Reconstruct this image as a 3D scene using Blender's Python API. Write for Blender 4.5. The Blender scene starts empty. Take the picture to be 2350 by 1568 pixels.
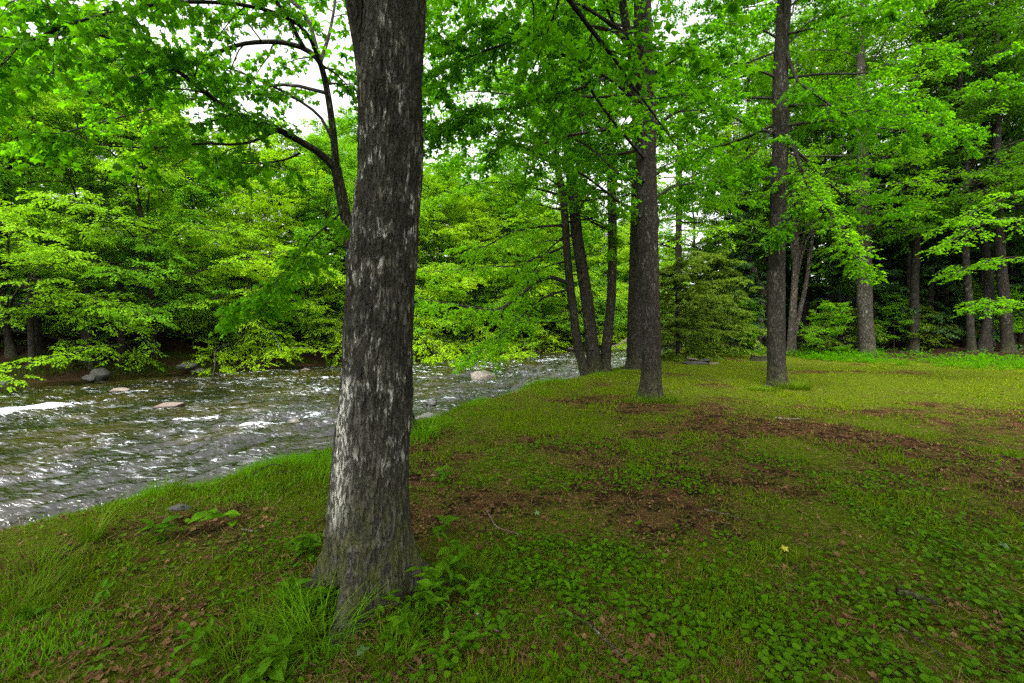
import bpy, math
import numpy as np

# ------------------------------------------------------------------ camera, sky, sun, exposure
scene = bpy.context.scene
COL = scene.collection
CAMZ = 1.6
PITCH = math.atan(32 / 1044.0)
cam_d = bpy.data.cameras.new("camera"); cam_d.lens = 16.0; cam_d.sensor_width = 36.0
cam_d.clip_start = 0.05; cam_d.clip_end = 2000
cam = bpy.data.objects.new("camera", cam_d); COL.objects.link(cam)
cam.location = (0, 0, CAMZ); cam.rotation_euler = (math.pi / 2 - PITCH, 0, 0)
scene.camera = cam

SUN_EL, SUN_AZ = math.radians(56), math.radians(194)      # azimuth clockwise from +Y: behind the viewer
w = bpy.data.worlds.new("World"); scene.world = w; w.use_nodes = True
nt = w.node_tree; nt.nodes.clear()
sky = nt.nodes.new("ShaderNodeTexSky"); sky.sky_type = 'NISHITA'; sky.sun_disc = False
sky.sun_elevation = SUN_EL; sky.sun_rotation = SUN_AZ; sky.dust_density = 4.0; sky.air_density = 1.0
bw = nt.nodes.new("ShaderNodeRGBToBW"); nt.links.new(sky.outputs[0], bw.inputs[0])
tint = nt.nodes.new("ShaderNodeVectorMath"); tint.operation = 'SCALE'
tint.inputs[0].default_value = (3.5, 3.52, 3.58); nt.links.new(bw.outputs[0], tint.inputs['Scale'])
wn = nt.nodes.new("ShaderNodeTexNoise"); wn.inputs['Scale'].default_value = 3.0; wn.inputs['Detail'].default_value = 6
wt = nt.nodes.new("ShaderNodeTexCoord"); nt.links.new(wt.outputs['Generated'], wn.inputs['Vector'])
wm = nt.nodes.new("ShaderNodeMapRange"); wm.inputs[1].default_value = 0.25; wm.inputs[2].default_value = 0.5
wm.inputs[3].default_value = 0.85; wm.inputs[4].default_value = 0.97
nt.links.new(wn.outputs[0], wm.inputs[0])
mx = nt.nodes.new("ShaderNodeMix"); mx.data_type = 'RGBA'
nt.links.new(wm.outputs[0], mx.inputs[0]); nt.links.new(sky.outputs[0], mx.inputs[6]); nt.links.new(tint.outputs[0], mx.inputs[7])
bg = nt.nodes.new("ShaderNodeBackground"); bg.inputs[1].default_value = 0.15
nt.links.new(mx.outputs[2], bg.inputs[0])
wo = nt.nodes.new("ShaderNodeOutputWorld"); nt.links.new(bg.outputs[0], wo.inputs[0])

sd = bpy.data.lights.new("sun", 'SUN'); sd.energy = 1.5; sd.angle = math.radians(12); sd.color = (1.0, 0.95, 0.86)
so = bpy.data.objects.new("sun", sd); COL.objects.link(so)
so.rotation_euler = (math.pi / 2 - SUN_EL, 0, math.pi - SUN_AZ)
so.location = (-20, -15, 40)

vs = scene.view_settings
vs.view_transform = 'Standard'; vs.look = 'None'; vs.gamma = 1.0; vs.use_curve_mapping = False
vs.exposure = 0.97
cy = scene.cycles
cy.max_bounces = 7; cy.diffuse_bounces = 5; cy.glossy_bounces = 3; cy.transmission_bounces = 3; cy.transparent_max_bounces = 4
cy.caustics_reflective = False; cy.caustics_refractive = False
cy.sample_clamp_indirect = 6.0
cy.use_denoising = False

# ------------------------------------------------------------------ helpers: noise, projection, meshes
def _h(ix, iy, iz, seed):
    n = (ix.astype(np.int64) * 374761393 + iy.astype(np.int64) * 668265263 + iz.astype(np.int64) * 2147483647 + seed * 974634777) & 0xFFFFFFFF
    n = ((n ^ (n >> 13)) * 1274126177) & 0xFFFFFFFF
    n = ((n ^ (n >> 16)) * 2246822519) & 0xFFFFFFFF
    return ((n ^ (n >> 15)) & 0xFFFFFF) / float(0xFFFFFF)

def vn(p, seed=0):
    p = np.asarray(p, float)
    i = np.floor(p).astype(np.int64); f = p - i; u = f * f * f * (f * (f * 6 - 15) + 10)
    r = 0
    for a in (0, 1):
        wx = u[:, 0] if a else 1 - u[:, 0]
        for b in (0, 1):
            wy = u[:, 1] if b else 1 - u[:, 1]
            for c in (0, 1):
                wz = u[:, 2] if c else 1 - u[:, 2]
                r = r + wx * wy * wz * _h(i[:, 0] + a, i[:, 1] + b, i[:, 2] + c, seed)
    return r

def fbm(p, o=4, seed=0, g=0.5):
    p = np.asarray(p, float); s = 0; a = 1; t = 0
    for k in range(o):
        s = s + a * vn(p, seed + k * 17); t += a; a *= g; p = p * 2.03 + 7.1
    return s / t

def xy0(x, y, k=1.0, off=0.0):
    return np.stack([np.asarray(x) * k, np.asarray(y) * k, np.full(np.shape(x), off)], 1)

def sst(a, b, x):
    t = np.clip((x - a) / (b - a), 0, 1); return t * t * (3 - 2 * t)

CP, SP = math.cos(PITCH), math.sin(PITCH)
def U(px, py, D):
    """world point at horizontal distance D (along +Y) seen at pixel (px, py) of a 2350 wide frame"""
    dx = (px - 1175) / 1044.0; dy = -(py - 784) / 1044.0
    y = CP + dy * SP; z = -SP + dy * CP; k = D / y
    return np.array([dx * k, D, CAMZ + z * k])

def seg_sd(x, y, poly):
    best = np.full(x.shape, 1e18); sg = np.ones(x.shape)
    for (ax, ay), (bx, by) in zip(poly[:-1], poly[1:]):
        ex, ey = bx - ax, by - ay
        t = np.clip(((x - ax) * ex + (y - ay) * ey) / (ex * ex + ey * ey), 0, 1)
        qx, qy = x - ax - t * ex, y - ay - t * ey
        d = qx * qx + qy * qy; m = d < best
        best = np.where(m, d, best); sg = np.where(m, np.sign(ex * qy - ey * qx), sg)
    return np.sqrt(best) * sg

NEAR = [(-120, -60), (-60, -26), (-30, -9), (-11, -.4), (-5.7, 4.2), (-4.3, 5.7), (-3.0, 8.2), (-1.8, 11.1), (-.1, 14.2), (3.1, 19.2), (7.2, 26), (11.5, 36), (18, 47), (30, 60), (60, 80), (200, 130)]
FAR = [(-160, -60), (-90, -14), (-50, 2), (-34, 11), (-21, 19.5), (-17, 25), (-11.7, 30), (-7.3, 33.5), (0.6, 41.5), (6.3, 49), (13, 56), (24, 68), (50, 88), (200, 145)]
WOOD = [(9, 44), (12.0, 33), (15, 23.2), (18, 18.2), (30, 10.5), (60, -2), (150, -60)]
WATER_Z = -0.8
def dn_(x, y): return -seg_sd(x, y, NEAR)
def df_(x, y): return seg_sd(x, y, FAR)
def dw_(x, y): return seg_sd(x, y, WOOD)

def ground_z(x, y):
    x = np.atleast_1d(np.asarray(x, float)); y = np.atleast_1d(np.asarray(y, float))
    wob = (fbm(xy0(x, y, 0.7), 3, 5) - 0.5) * 1.0
    dn = dn_(x, y) + wob * 0.6; df = df_(x, y) + wob * 1.2; dw = dw_(x, y)
    lawn = (fbm(xy0(x, y, 0.45), 4, 3) - 0.5) * 0.14 + (fbm(xy0(x, y, 3.5), 3, 9) - 0.5) * 0.035
    lawn = lawn + sst(0, 14, dw) * sst(2, 8, dn) * 0.75 + sst(15, 60, dw) * 1.5
    k = sst(-0.9, 1.9, dn)
    zn = -1.05 - 0.5 * sst(-0.9, -4, dn) + k * (lawn + 1.05)
    k2 = sst(-0.9, 1.0, df)
    zf = -1.05 - 0.5 * sst(-0.9, -4, df) + k2 * 0.65 + 0.36 * np.clip(df - 0.8, 0, 30) + (fbm(xy0(x, y, 0.8), 4, 21) - 0.5) * 0.7 * sst(0, 3, df)
    return np.maximum(zn, zf)

def gz(x, y): return float(ground_z([x], [y])[0])

def G(px, py):
    """ground point under pixel (px, py)"""
    lo = 1.0
    for D in np.geomspace(1.2, 90, 400):
        p = U(px, py, D)
        if p[2] <= gz(p[0], p[1]): break
        lo = D
    hi = D
    for _ in range(18):
        m = 0.5 * (lo + hi); p = U(px, py, m)
        if p[2] <= gz(p[0], p[1]): hi = m
        else: lo = m
    p = U(px, py, hi); p[2] = gz(p[0], p[1]); return p

def nrm(v): return v / np.maximum(np.linalg.norm(v, axis=-1, keepdims=True), 1e-9)

class MB:
    def __init__(s): s.v = []; s.f = []; s.n = 0
    def add(s, v, faces, mat=0, rnd=None):
        v = np.asarray(v, float).reshape(-1, 3)
        for f in faces:
            f = np.asarray(f, np.int64)
            r = np.full(len(f), 0.5) if rnd is None else np.repeat(rnd, len(f) // len(rnd))
            s.f.append((f + s.n, mat, r))
        s.v.append(v); s.n += len(v)
    def merge(s, o, ang=0, sc=1, t=(0, 0, 0), mats=None):
        v = np.concatenate(o.v); c, q = math.cos(ang), math.sin(ang)
        v = np.stack([v[:, 0] * c - v[:, 1] * q, v[:, 0] * q + v[:, 1] * c, v[:, 2]], 1) * sc + np.array(t)
        for f, m, r in o.f: s.f.append((f + s.n, mats[m] if mats else m, r))
        s.v.append(v); s.n += len(v)
    def mesh(s, name, mats, origin=(0, 0, 0), smooth=True, attrs=None):
        me = bpy.data.meshes.new(name)
        v = np.concatenate(s.v) - np.array(origin)
        me.vertices.add(len(v)); me.vertices.foreach_set("co", v.astype(np.float32).ravel())
        loops = np.concatenate([f.ravel() for f, m, r in s.f])
        tot = np.concatenate([np.full(len(f), f.shape[1]) for f, m, r in s.f])
        st = np.concatenate([[0], np.cumsum(tot)[:-1]])
        me.loops.add(len(loops)); me.loops.foreach_set("vertex_index", loops.astype(np.int32))
        me.polygons.add(len(tot)); me.polygons.foreach_set("loop_start", st.astype(np.int32))
        mi = np.concatenate([np.full(len(f), m) for f, m, r in s.f]).astype(np.int32)
        me.polygons.foreach_set("material_index", mi)
        sm = np.ones(len(tot), bool) if smooth is True else (np.zeros(len(tot), bool) if smooth is False else np.isin(mi, smooth))
        me.polygons.foreach_set("use_smooth", sm)
        rn = np.concatenate([r for f, m, r in s.f]).astype(np.float32)
        a = me.attributes.new("rnd", 'FLOAT', 'FACE'); a.data.foreach_set("value", rn)
        for k, val in (attrs or {}).items():
            a = me.attributes.new(k, 'FLOAT', 'POINT'); a.data.foreach_set("value", np.asarray(val, np.float32))
        for m in mats: me.materials.append(m)
        me.update(calc_edges=True)
        return me
    def obj(s, name, mats, parent=None, origin=(0, 0, 0), smooth=True, attrs=None):
        me = s.mesh(name, mats, origin, smooth, attrs)
        o = bpy.data.objects.new(name, me); COL.objects.link(o)
        if parent is not None: o.parent = parent
        else: o.location = tuple(float(c) for c in origin)
        return o

def tag(o, label=None, cat=None, group=None, kind=None):
    if label: o["label"] = label
    if cat: o["category"] = cat
    if group: o["group"] = group
    if kind: o["kind"] = kind
    return o

def empty(name, loc, label=None, cat=None, group=None, rz=0.0):
    o = bpy.data.objects.new(name, None); COL.objects.link(o)
    o.location = tuple(float(c) for c in loc); o.rotation_euler = (0, 0, rz); o.empty_display_size = 0.2
    return tag(o, label, cat, group)

def smooth_path(P, n):
    """Catmull-Rom resampling of rows (any columns) to n points"""
    P = np.asarray(P, float)
    if len(P) == 2: return P[0] + (P[1] - P[0]) * np.linspace(0, 1, n)[:, None]
    Q = np.concatenate([[2 * P[0] - P[1]], P, [2 * P[-1] - P[-2]]])
    u = np.linspace(0, len(P) - 1 - 1e-9, n); i = u.astype(int); t = (u - i)[:, None]
    a, b, c, d = Q[i], Q[i + 1], Q[i + 2], Q[i + 3]
    return 0.5 * (2 * b + (c - a) * t + (2 * a - 5 * b + 4 * c - d) * t ** 2 + (3 * b - a - 3 * c + d) * t ** 3)

def frames(pts):
    T = nrm(np.gradient(pts, axis=0)); A = np.zeros_like(T)
    ref = np.array([0, 1, 0.]) if abs(T[0, 1]) < 0.9 else np.array([1, 0, 0.])
    for i in range(len(T)):
        a = ref - T[i] * (ref @ T[i]); a /= np.linalg.norm(a); A[i] = a; ref = a
    return T, A, np.cross(T, A)

def grid_faces(n, m, wrap=True):
    i = np.arange(n - 1)[:, None]; j = np.arange(m if wrap else m - 1)[None, :]; j2 = (j + 1) % m
    return np.stack([(i * m + j), (i * m + j2), ((i + 1) * m + j2), ((i + 1) * m + j)], -1).reshape(-1, 4)

def tube(mb, pts, rad, sides=6, mat=0):
    pts = np.asarray(pts, float); n = len(pts); rad = np.broadcast_to(rad, (n,))
    T, A, B = frames(pts); th = np.arange(sides) * 2 * math.pi / sides
    v = pts[:, None] + rad[:, None, None] * (np.cos(th)[None, :, None] * A[:, None] + np.sin(th)[None, :, None] * B[:, None])
    mb.add(v, [grid_faces(n, sides)], mat)

def poly_fan(outline, centre):
    n = len(outline); v = np.array([centre] + list(outline), float)
    return v, [np.array([(0, i + 1, (i + 1) % n + 1) for i in range(n)])]
KITE = (np.array([(0, 0, 0), (.27, .42, .05), (0, 1, -.1), (-.27, .42, .05)], float), [np.array([(0, 1, 2), (0, 2, 3)])])
NEEDLE = (np.array([(0, 0, 0), (.2, .35, .03), (0, 1, -.12), (-.2, .35, .03)], float), [np.array([(0, 1, 2), (0, 2, 3)])])
MAPLE = poly_fan([(0, 0, 0), (.34, -.04, -.05), (.25, .2, 0), (.57, .46, -.1), (.2, .55, .01), (0, 1, -.12), (-.2, .55, .01), (-.57, .46, -.1), (-.25, .2, 0), (-.34, -.04, -.05)], (0, .34, .05))
MAPLE_S = poly_fan([(0, 0, 0), (.55, .35, -.07), (.2, .52, .02), (0, 1, -.1), (-.2, .52, .02), (-.55, .35, -.07)], (0, .35, .04))
ROUND = poly_fan([(0, .1, 0), (.2, 0, .03), (.45, .2, .06), (.48, .55, .04), (.22, .88, -.02), (0, 1, -.05), (-.22, .88, -.02), (-.48, .55, .04), (-.45, .2, .06), (-.2, 0, .03)], (0, .35, -.03))
LANCE = (np.array([(0, 0, 0), (.11, .2, .05), (.15, .5, .06), (0, 1, -.2), (-.15, .5, .06), (-.11, .2, .05), (0, .25, .0), (0, .55, -.01)], float),
         [np.array([(0, 1, 6), (6, 1, 2), (6, 2, 7), (7, 2, 3), (7, 3, 4), (6, 7, 4), (6, 4, 5), (0, 6, 5)])])
CURL = (np.array([(0, 0, 0), (.3, .1, .16), (.42, .5, .22), (.15, .7, .1), (0, 1, .22), (-.2, .68, .08), (-.42, .5, .2), (-.3, .1, .12), (0, .4, 0)], float),
        [np.array([(8, 0, 1), (8, 1, 2), (8, 2, 3), (8, 3, 4), (8, 4, 5), (8, 5, 6), (8, 6, 7), (8, 7, 0)])])
BLADE = (np.array([(-.5, 0, 0), (.5, 0, 0), (-.38, .55, 0.07), (.38, .55, 0.07), (0, 1, .3)], float), [np.array([(0, 1, 3), (0, 3, 2), (2, 3, 4)])])

def leaves(mb, pos, axis, normal, size, tpl, mat=0, rnd=None, width=None):
    tv, tf = tpl; N = len(pos)
    if N == 0: return
    ax = nrm(axis); nm = nrm(normal - ax * np.sum(normal * ax, 1, keepdims=True)); rt = np.cross(ax, nm)
    size = np.broadcast_to(size, (N,))[:, None, None]
    wd = size if width is None else np.broadcast_to(width, (N,))[:, None, None]
    v = pos[:, None] + rt[:, None] * tv[None, :, 0:1] * wd + ax[:, None] * tv[None, :, 1:2] * size + nm[:, None] * tv[None, :, 2:3] * size
    off = (np.arange(N) * len(tv))[:, None, None]
    if rnd is None: rnd = np.random.default_rng(N).random(N)
    mb.add(v, [(f[None] + off).reshape(-1, f.shape[1]) for f in tf], mat, rnd)

# ------------------------------------------------------------------ materials
class NT:
    def __init__(s, name):
        s.m = bpy.data.materials.new(name); s.m.use_nodes = True; s.t = s.m.node_tree; s.t.nodes.clear()
        s.out = s.t.nodes.new("ShaderNodeOutputMaterial")
    def n(s, kind, **kw):
        x = s.t.nodes.new("ShaderNode" + kind)
        for k, v in kw.items(): setattr(x, k, v)
        return x
    def l(s, a, b): s.t.links.new(a, b)
    def set(s, sock, v):
        if hasattr(v, "node"): s.l(v, sock)
        else: sock.default_value = v
    def attr(s, name): return s.n("Attribute", attribute_name=name).outputs['Fac']
    def coord(s, scale=(1, 1, 1)):
        c = s.n("TexCoord"); m = s.n("Mapping"); m.inputs['Scale'].default_value = scale
        s.l(c.outputs['Object'], m.inputs['Vector']); return m.outputs[0]
    def noise(s, vec, scale, detail=4, rough=0.55):
        x = s.n("TexNoise"); s.l(vec, x.inputs['Vector']); x.inputs['Scale'].default_value = scale
        x.inputs['Detail'].default_value = detail; x.inputs['Roughness'].default_value = rough; return x.outputs[0]
    def ramp(s, v, a, b, lo=0.0, hi=1.0):
        x = s.n("MapRange"); x.interpolation_type = 'SMOOTHSTEP'
        for i, q in ((1, a), (2, b), (3, lo), (4, hi)): x.inputs[i].default_value = q
        s.set(x.inputs[0], v); return x.outputs[0]
    def mix(s, f, a, b):
        x = s.n("Mix", data_type='RGBA')
        s.set(x.inputs[0], f)
        for sock, v in ((x.inputs[6], a), (x.inputs[7], b)): s.set(sock, v if hasattr(v, "node") else (*v, 1.0))
        return x.outputs[2]
    def math(s, op, a, b=0.0):
        x = s.n("Math", operation=op); s.set(x.inputs[0], a); s.set(x.inputs[1], b); return x.outputs[0]
    def bump(s, h, strength, dist):
        x = s.n("Bump"); x.inputs['Strength'].default_value = strength; x.inputs['Distance'].default_value = dist
        s.l(h, x.inputs['Height']); return x.outputs[0]
    def bsdf(s, col, rough=0.8, spec=0.3, normal=None):
        x = s.n("BsdfPrincipled"); s.set(x.inputs['Base Color'], col if hasattr(col, "node") else (*col, 1)); s.set(x.inputs['Roughness'], rough)
        s.set(x.inputs['Specular IOR Level'], spec)
        if normal is not None: s.l(normal, x.inputs['Normal'])
        return x.outputs[0]
    def done(s, sh): s.l(sh, s.out.inputs['Surface']); return s.m

def leaf_mat(name, c1, c2, c3=None, trans=0.42, tcol=1.5, rough=0.6, spec=0.03):
    t = NT(name); r = t.attr("rnd")
    big = t.noise(t.coord(), 0.45, 2)
    col = t.mix(r, c1, c2)
    col = t.mix(t.ramp(big, 0.4, 0.66), col, c3 or c1)
    b = t.bsdf(col, rough, spec)
    tr = t.n("BsdfTranslucent")
    k = t.n("VectorMath", operation='MULTIPLY'); t.l(col, k.inputs[0]); k.inputs[1].default_value = (tcol * 1.05, tcol * 1.1, tcol * 0.5)
    t.l(k.outputs[0], tr.inputs[0])
    m = t.n("MixShader"); m.inputs[0].default_value = trans; t.l(b, m.inputs[1]); t.l(tr.outputs[0], m.inputs[2])
    return t.done(m.outputs[0])

M = {}
M['maple'] = leaf_mat("maple_leaf", (0.0419, 0.1415, 0.0015), (0.0786, 0.2073, 0.0022), (0.0577, 0.1769, 0.0015), .6, 1.95)
M['maple_light'] = leaf_mat("light_maple_leaf", (.0702, .1919, .0019), (.1217, .2621, .0037), (.0936, .2340, .0028), .56, 1.9)
M['beech'] = leaf_mat("beech_leaf", (.1183, .2639, .0055), (.2002, .3458, .0091), (.1547, .3094, .0055), .45, 1.6, .55, .06)
M['beech_b'] = leaf_mat("yellow_beech_leaf", (.1547, .2912, .0027), (.2275, .3640, .0055), (.1911, .3367, .0027), .45, 1.6, .55, .06)
M['beech_c'] = leaf_mat("cool_beech_leaf", (.0865, .2275, .0073), (.1365, .3003, .0109), (.1092, .2639, .0073), .45, 1.6, .55, .06)
M['wood_leaf'] = leaf_mat("wood_leaf", (0.0532, 0.1474, 0.0013), (0.0942, 0.2106, 0.0025), (0.0737, 0.1853, 0.0018), .52, 1.7)
M['wood_dark'] = leaf_mat("deep_wood_leaf", (.026, .085, .002), (.05, .13, .003), (.036, .11, .002), .5, 1.6)  # darker copy of the wood leaf, the wood's shade put into its colour
M['hemlock'] = leaf_mat("hemlock_needle", (.018, .055, .012), (.035, .085, .014), (.03, .08, .010), .2, 1.2, .55, .25)
M['hemlock_y'] = leaf_mat("young_hemlock_needle", (.0675, .1275, .0060), (.1275, .1950, .0090), (.0975, .1650, .0060), .3, 1.4, .55, .12)
M['grass'] = leaf_mat("grass_blade", (.05, .105, .002), (.10, .165, .003), (.075, .135, .002), .35, 1.3, .6, .05)
M['shade_grass'] = leaf_mat("shaded_grass_blade", (.022, .042, .003), (.04, .065, .004), (.03, .055, .003), .3, 1.2, .6, .03)  # dark grass copy, shade under the far boughs put into the colour
M['grass_moss'] = leaf_mat("moss_grass_blade", (.082, .122, .0015), (.165, .21, .002), (.124, .167, .0015), .3, 1.25, .6, .05)
M['grass_bank'] = leaf_mat("bank_grass_blade", (.0672, .1728, .0029), (.1248, .2592, .0048), (.0864, .2208, .0038), .42, 1.5, .5, .04)
M['straw'] = leaf_mat("dry_straw", (.0770, .0525, .0175), (.1680, .1190, .0490), (.1120, .0770, .0280), .1, 1.0, .7, .04)
M['clover'] = leaf_mat("ground_leaf", (0.0309, 0.0892, 0.0015), (0.0776, 0.1575, 0.0024), (0.0508, 0.1259, 0.0015), .3, 1.35, .5, .04)
M['weed'] = leaf_mat("weed_leaf", (0.0426, 0.1166, 0.0027), (0.0751, 0.1679, 0.0042), (0.0564, 0.1400, 0.0027), .38, 1.5, .45, .04)
M['dead'] = leaf_mat("dead_leaf", (.045, .021, .008), (.19, .112, .05), (.09, .047, .019), .08, 1.0, .75, .04)

def bark_mat(name, dark, mid, pale, pale_amt=0.5, dark_amt=0.5, sc=1.0, moss=0.5, attrs=False):
    t = NT(name)
    st = t.coord((1, 1, .30)); st2 = t.coord((1, 1, .5))
    fine = t.noise(st, 34 * sc, 5, .65); plate = t.noise(st, 13 * sc, 4, .6); patch = t.noise(st2, 2.6 * sc, 4, .6)
    grain = t.noise(t.coord(), 60 * sc, 3)
    col = t.mix(t.ramp(fine, .35, .68), dark, mid)
    pm = t.math('MULTIPLY', t.ramp(plate, .50, .57), t.ramp(patch, .58 - .25 * pale_amt, .72 - .25 * pale_amt))
    if attrs: pm = t.math('MAXIMUM', t.math('MULTIPLY', pm, t.attr('fleck')), t.math('MULTIPLY', t.attr("pale"), t.ramp(fine, .28, .5, .45, 1.0)))
    col = t.mix(pm, col, pale)
    ck = t.math('ABSOLUTE', t.math('SUBTRACT', t.noise(st, 15 * sc, 3, .55), .5))
    col = t.mix(t.ramp(ck, .015, .085, .92, 0), col, tuple(c * .5 for c in dark))
    if attrs: col = t.mix(t.math('MULTIPLY', t.attr('pale'), t.ramp(ck, .03, .09, .1, .95)), col, (.46, .44, .38))
    dk = t.ramp(t.noise(st2, 5.5 * sc, 5, .65), .62 - .2 * dark_amt, .72 - .2 * dark_amt, 0, .85)
    if attrs: dk = t.math('MULTIPLY', dk, t.attr("sooty"))
    col = t.mix(dk, col, tuple(c * .42 for c in dark))
    col = t.mix(t.ramp(grain, .3, .7, 0, .3), col, mid)
    z = t.n("SeparateXYZ"); t.l(t.coord(), z.inputs[0])
    mm = t.math('MULTIPLY', t.ramp(z.outputs[2], .05, .9, moss, 0), t.ramp(t.noise(st2, 9 * sc, 4), .38, .62))
    col = t.mix(mm, col, (.055, .06, .014))
    h = t.math('ADD', t.math('ADD', fine, t.math('MULTIPLY', plate, .8)), t.ramp(ck, 0, .11, 0, 1.6))
    return t.done(t.bsdf(col, .9, .15, t.bump(h, 1.0, .016 / sc)))
M['bark_main'] = bark_mat("big_trunk_bark", (.022, .0195, .0135), (.086, .079, .060), (.36, .35, .31), .6, .9, 2.0, .9, True)
M['bark'] = bark_mat("maple_bark", (.014, .012, .008), (.046, .040, .028), (.115, .107, .085), .35, .6, 1.5, .6)
M['bark_pale'] = bark_mat("pale_bark", (.055, .045, .032), (.13, .11, .085), (.22, .20, .165), .5, .3, .8, .5)
M['bark_wood'] = bark_mat("wood_edge_bark", (.034, .029, .021), (.088, .076, .056), (.16, .148, .12), .4, .4, 1.0, .5)
M['bark_grey'] = bark_mat("grey_bark", (.075, .073, .078), (.14, .135, .14), (.2, .195, .2), .4, .2, .8, .3)
M['bark_dark'] = bark_mat("dark_bark", (.016, .014, .010), (.045, .038, .028), (.09, .084, .068), .3, .5, 1.2, .4)
M['twig'] = bark_mat("twig_bark", (.03, .024, .018), (.06, .05, .038), (.10, .09, .075), .3, .5, 1.0, 0)

def rock_mat(name, a, b, c, wet=.02):
    t = NT(name); v = t.coord()
    col = t.mix(t.ramp(t.noise(v, 4, 6, .65), .35, .65), a, b)
    col = t.mix(t.ramp(t.noise(v, 13, 5, .7), .55, .68, 0, .8), col, c)
    z = t.n("SeparateXYZ"); t.l(v, z.inputs[0])
    col = t.mix(t.ramp(z.outputs[2], wet, wet + .1, .7, 0), col, tuple(q * .25 for q in a))
    return t.done(t.bsdf(col, .75, .3, t.bump(t.noise(v, 18, 6, .7), .5, .02)))
M['rock_tan'] = rock_mat("tan_rock", (.11, .096, .074), (.19, .168, .134), (.06, .051, .038))
M['rock_pink'] = rock_mat("pinkish_rock", (.10, .078, .06), (.15, .118, .095), (.06, .047, .036))
M['rock_grey'] = rock_mat("grey_rock", (.085, .083, .072), (.14, .135, .12), (.045, .045, .032))
M['rock_dark'] = rock_mat("wet_dark_rock", (.05, .05, .048), (.09, .09, .085), (.14, .14, .13))
M['rock_shade'] = rock_mat("shade_toned_mossy_rock", (.025, .025, .019), (.05, .048, .038), (.022, .03, .012))  # rock darkened with the far bank's shade in its colour, greenish spots
M['stick_pale'] = bark_mat("pale_stick", (.13, .10, .065), (.22, .17, .12), (.30, .25, .19), .5, .1, 2, 0)

def ground_mat():
    t = NT("forest_ground"); v = t.coord()
    lit = t.attr("litter"); gr = t.attr("green"); wood = t.attr("wood")
    fine = t.noise(v, 26, 6, .7); mid = t.noise(v, 5, 5, .6); vf = t.noise(v, 90, 4, .7)
    soil = t.mix(t.ramp(fine, .35, .65), (.013, .007, .004), (.04, .021, .010))
    leaf = t.mix(t.ramp(vf, .38, .62), (.045, .020, .009), (.12, .062, .028))
    base = t.mix(t.ramp(mid, .42, .58), soil, leaf)
    moss = t.mix(t.ramp(fine, .3, .7), (.037, .055, .003), (.088, .118, .006))
    m = t.math('ADD', gr, t.math('MULTIPLY', t.math('SUBTRACT', fine, .5), 1.0))
    m = t.math('SUBTRACT', m, t.math('MULTIPLY', lit, .7))
    col = t.mix(t.ramp(m, .25, .6), base, moss)
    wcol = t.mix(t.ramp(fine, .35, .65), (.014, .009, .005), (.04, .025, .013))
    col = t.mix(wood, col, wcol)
    return t.done(t.bsdf(col, .95, .02, t.bump(t.math('ADD', vf, fine), .9, .03)))
M['ground'] = ground_mat()

def water_mat():
    t = NT("river_water"); v = t.coord(); foam = t.attr("foam")
    rot = t.n("Mapping"); c = t.n("TexCoord"); t.l(c.outputs['Object'], rot.inputs[0])
    rot.inputs['Rotation'].default_value = (0, 0, -math.radians(52)); rot.inputs['Scale'].default_value = (.2, 1, 1)
    n1 = t.noise(rot.outputs[0], 8, 4, .55); n2 = t.noise(rot.outputs[0], 26, 3, .5)
    h = t.math('ADD', n1, t.math('MULTIPLY', n2, .35))
    nm = t.bump(h, .6, .08)
    body = t.mix(t.ramp(t.noise(v, .5, 3), .4, .6), (.006, .005, .002), (.018, .013, .003))
    wat = t.bsdf(body, .05, .8, nm)
    for l in list(t.t.links): pass
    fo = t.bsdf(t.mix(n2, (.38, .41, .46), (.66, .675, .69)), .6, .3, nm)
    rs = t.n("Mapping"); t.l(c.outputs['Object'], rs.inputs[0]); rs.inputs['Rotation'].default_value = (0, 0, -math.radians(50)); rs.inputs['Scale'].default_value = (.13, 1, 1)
    fleck = t.math('MULTIPLY', t.ramp(t.noise(rs.outputs[0], 11, 7, .72), .54, .66), t.ramp(t.noise(rs.outputs[0], 1.8, 4), .44, .60, .0, .46))  # silver streaks: aerated water, and sky reflection painted in as colour
    fleck = t.math('MULTIPLY', fleck, t.attr("sky_glint"))
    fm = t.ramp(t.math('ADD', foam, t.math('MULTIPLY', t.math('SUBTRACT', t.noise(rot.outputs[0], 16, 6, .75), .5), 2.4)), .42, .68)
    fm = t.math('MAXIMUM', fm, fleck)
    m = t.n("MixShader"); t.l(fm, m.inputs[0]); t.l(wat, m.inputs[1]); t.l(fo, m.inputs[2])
    return t.done(m.outputs[0])
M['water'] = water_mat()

# ------------------------------------------------------------------ ground sheet and river
def blob(x, y, cx, cy_, rx, ry=None):
    return np.exp(-(((x - cx) / rx) ** 2 + ((y - cy_) / (ry or rx)) ** 2))

def litter_f(x, y):
    n = fbm(xy0(x, y, .55), 4, 31)
    s = sst(.50, .66, n) * .45 * (1 - .7 * sst(-.8, -2.2, x) * sst(7, 4, y))
    for cx, c2, rx, ry, a in ((3.4, 7.4, 1.9, .8, .9), (-.35, 4.6, .7, .8, .8), (1.3, 5.2, 1.0, .6, .6), (-1.5, 3.0, .5, .4, .5), (4.6, 6.9, 1.2, .5, .5), (.6, 3.6, .7, .5, .45), (-2.1, 2.3, .8, .6, 1.3), (6.2, 15.5, 2.5, .6, .7), (1.8, 9.0, 1.5, 1.0, .4), (-.2, 3.9, .5, .6, .7), (-2.2, 3.6, .6, .35, .7), (2.3, 2.9, .6, .5, .5)):
        s = s + .42 * a * blob(x, y, cx, c2, rx, ry) * (.35 + 1.1 * fbm(xy0(x, y, 3.0), 3, 33))
    return np.clip(s, 0, 1)

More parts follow.
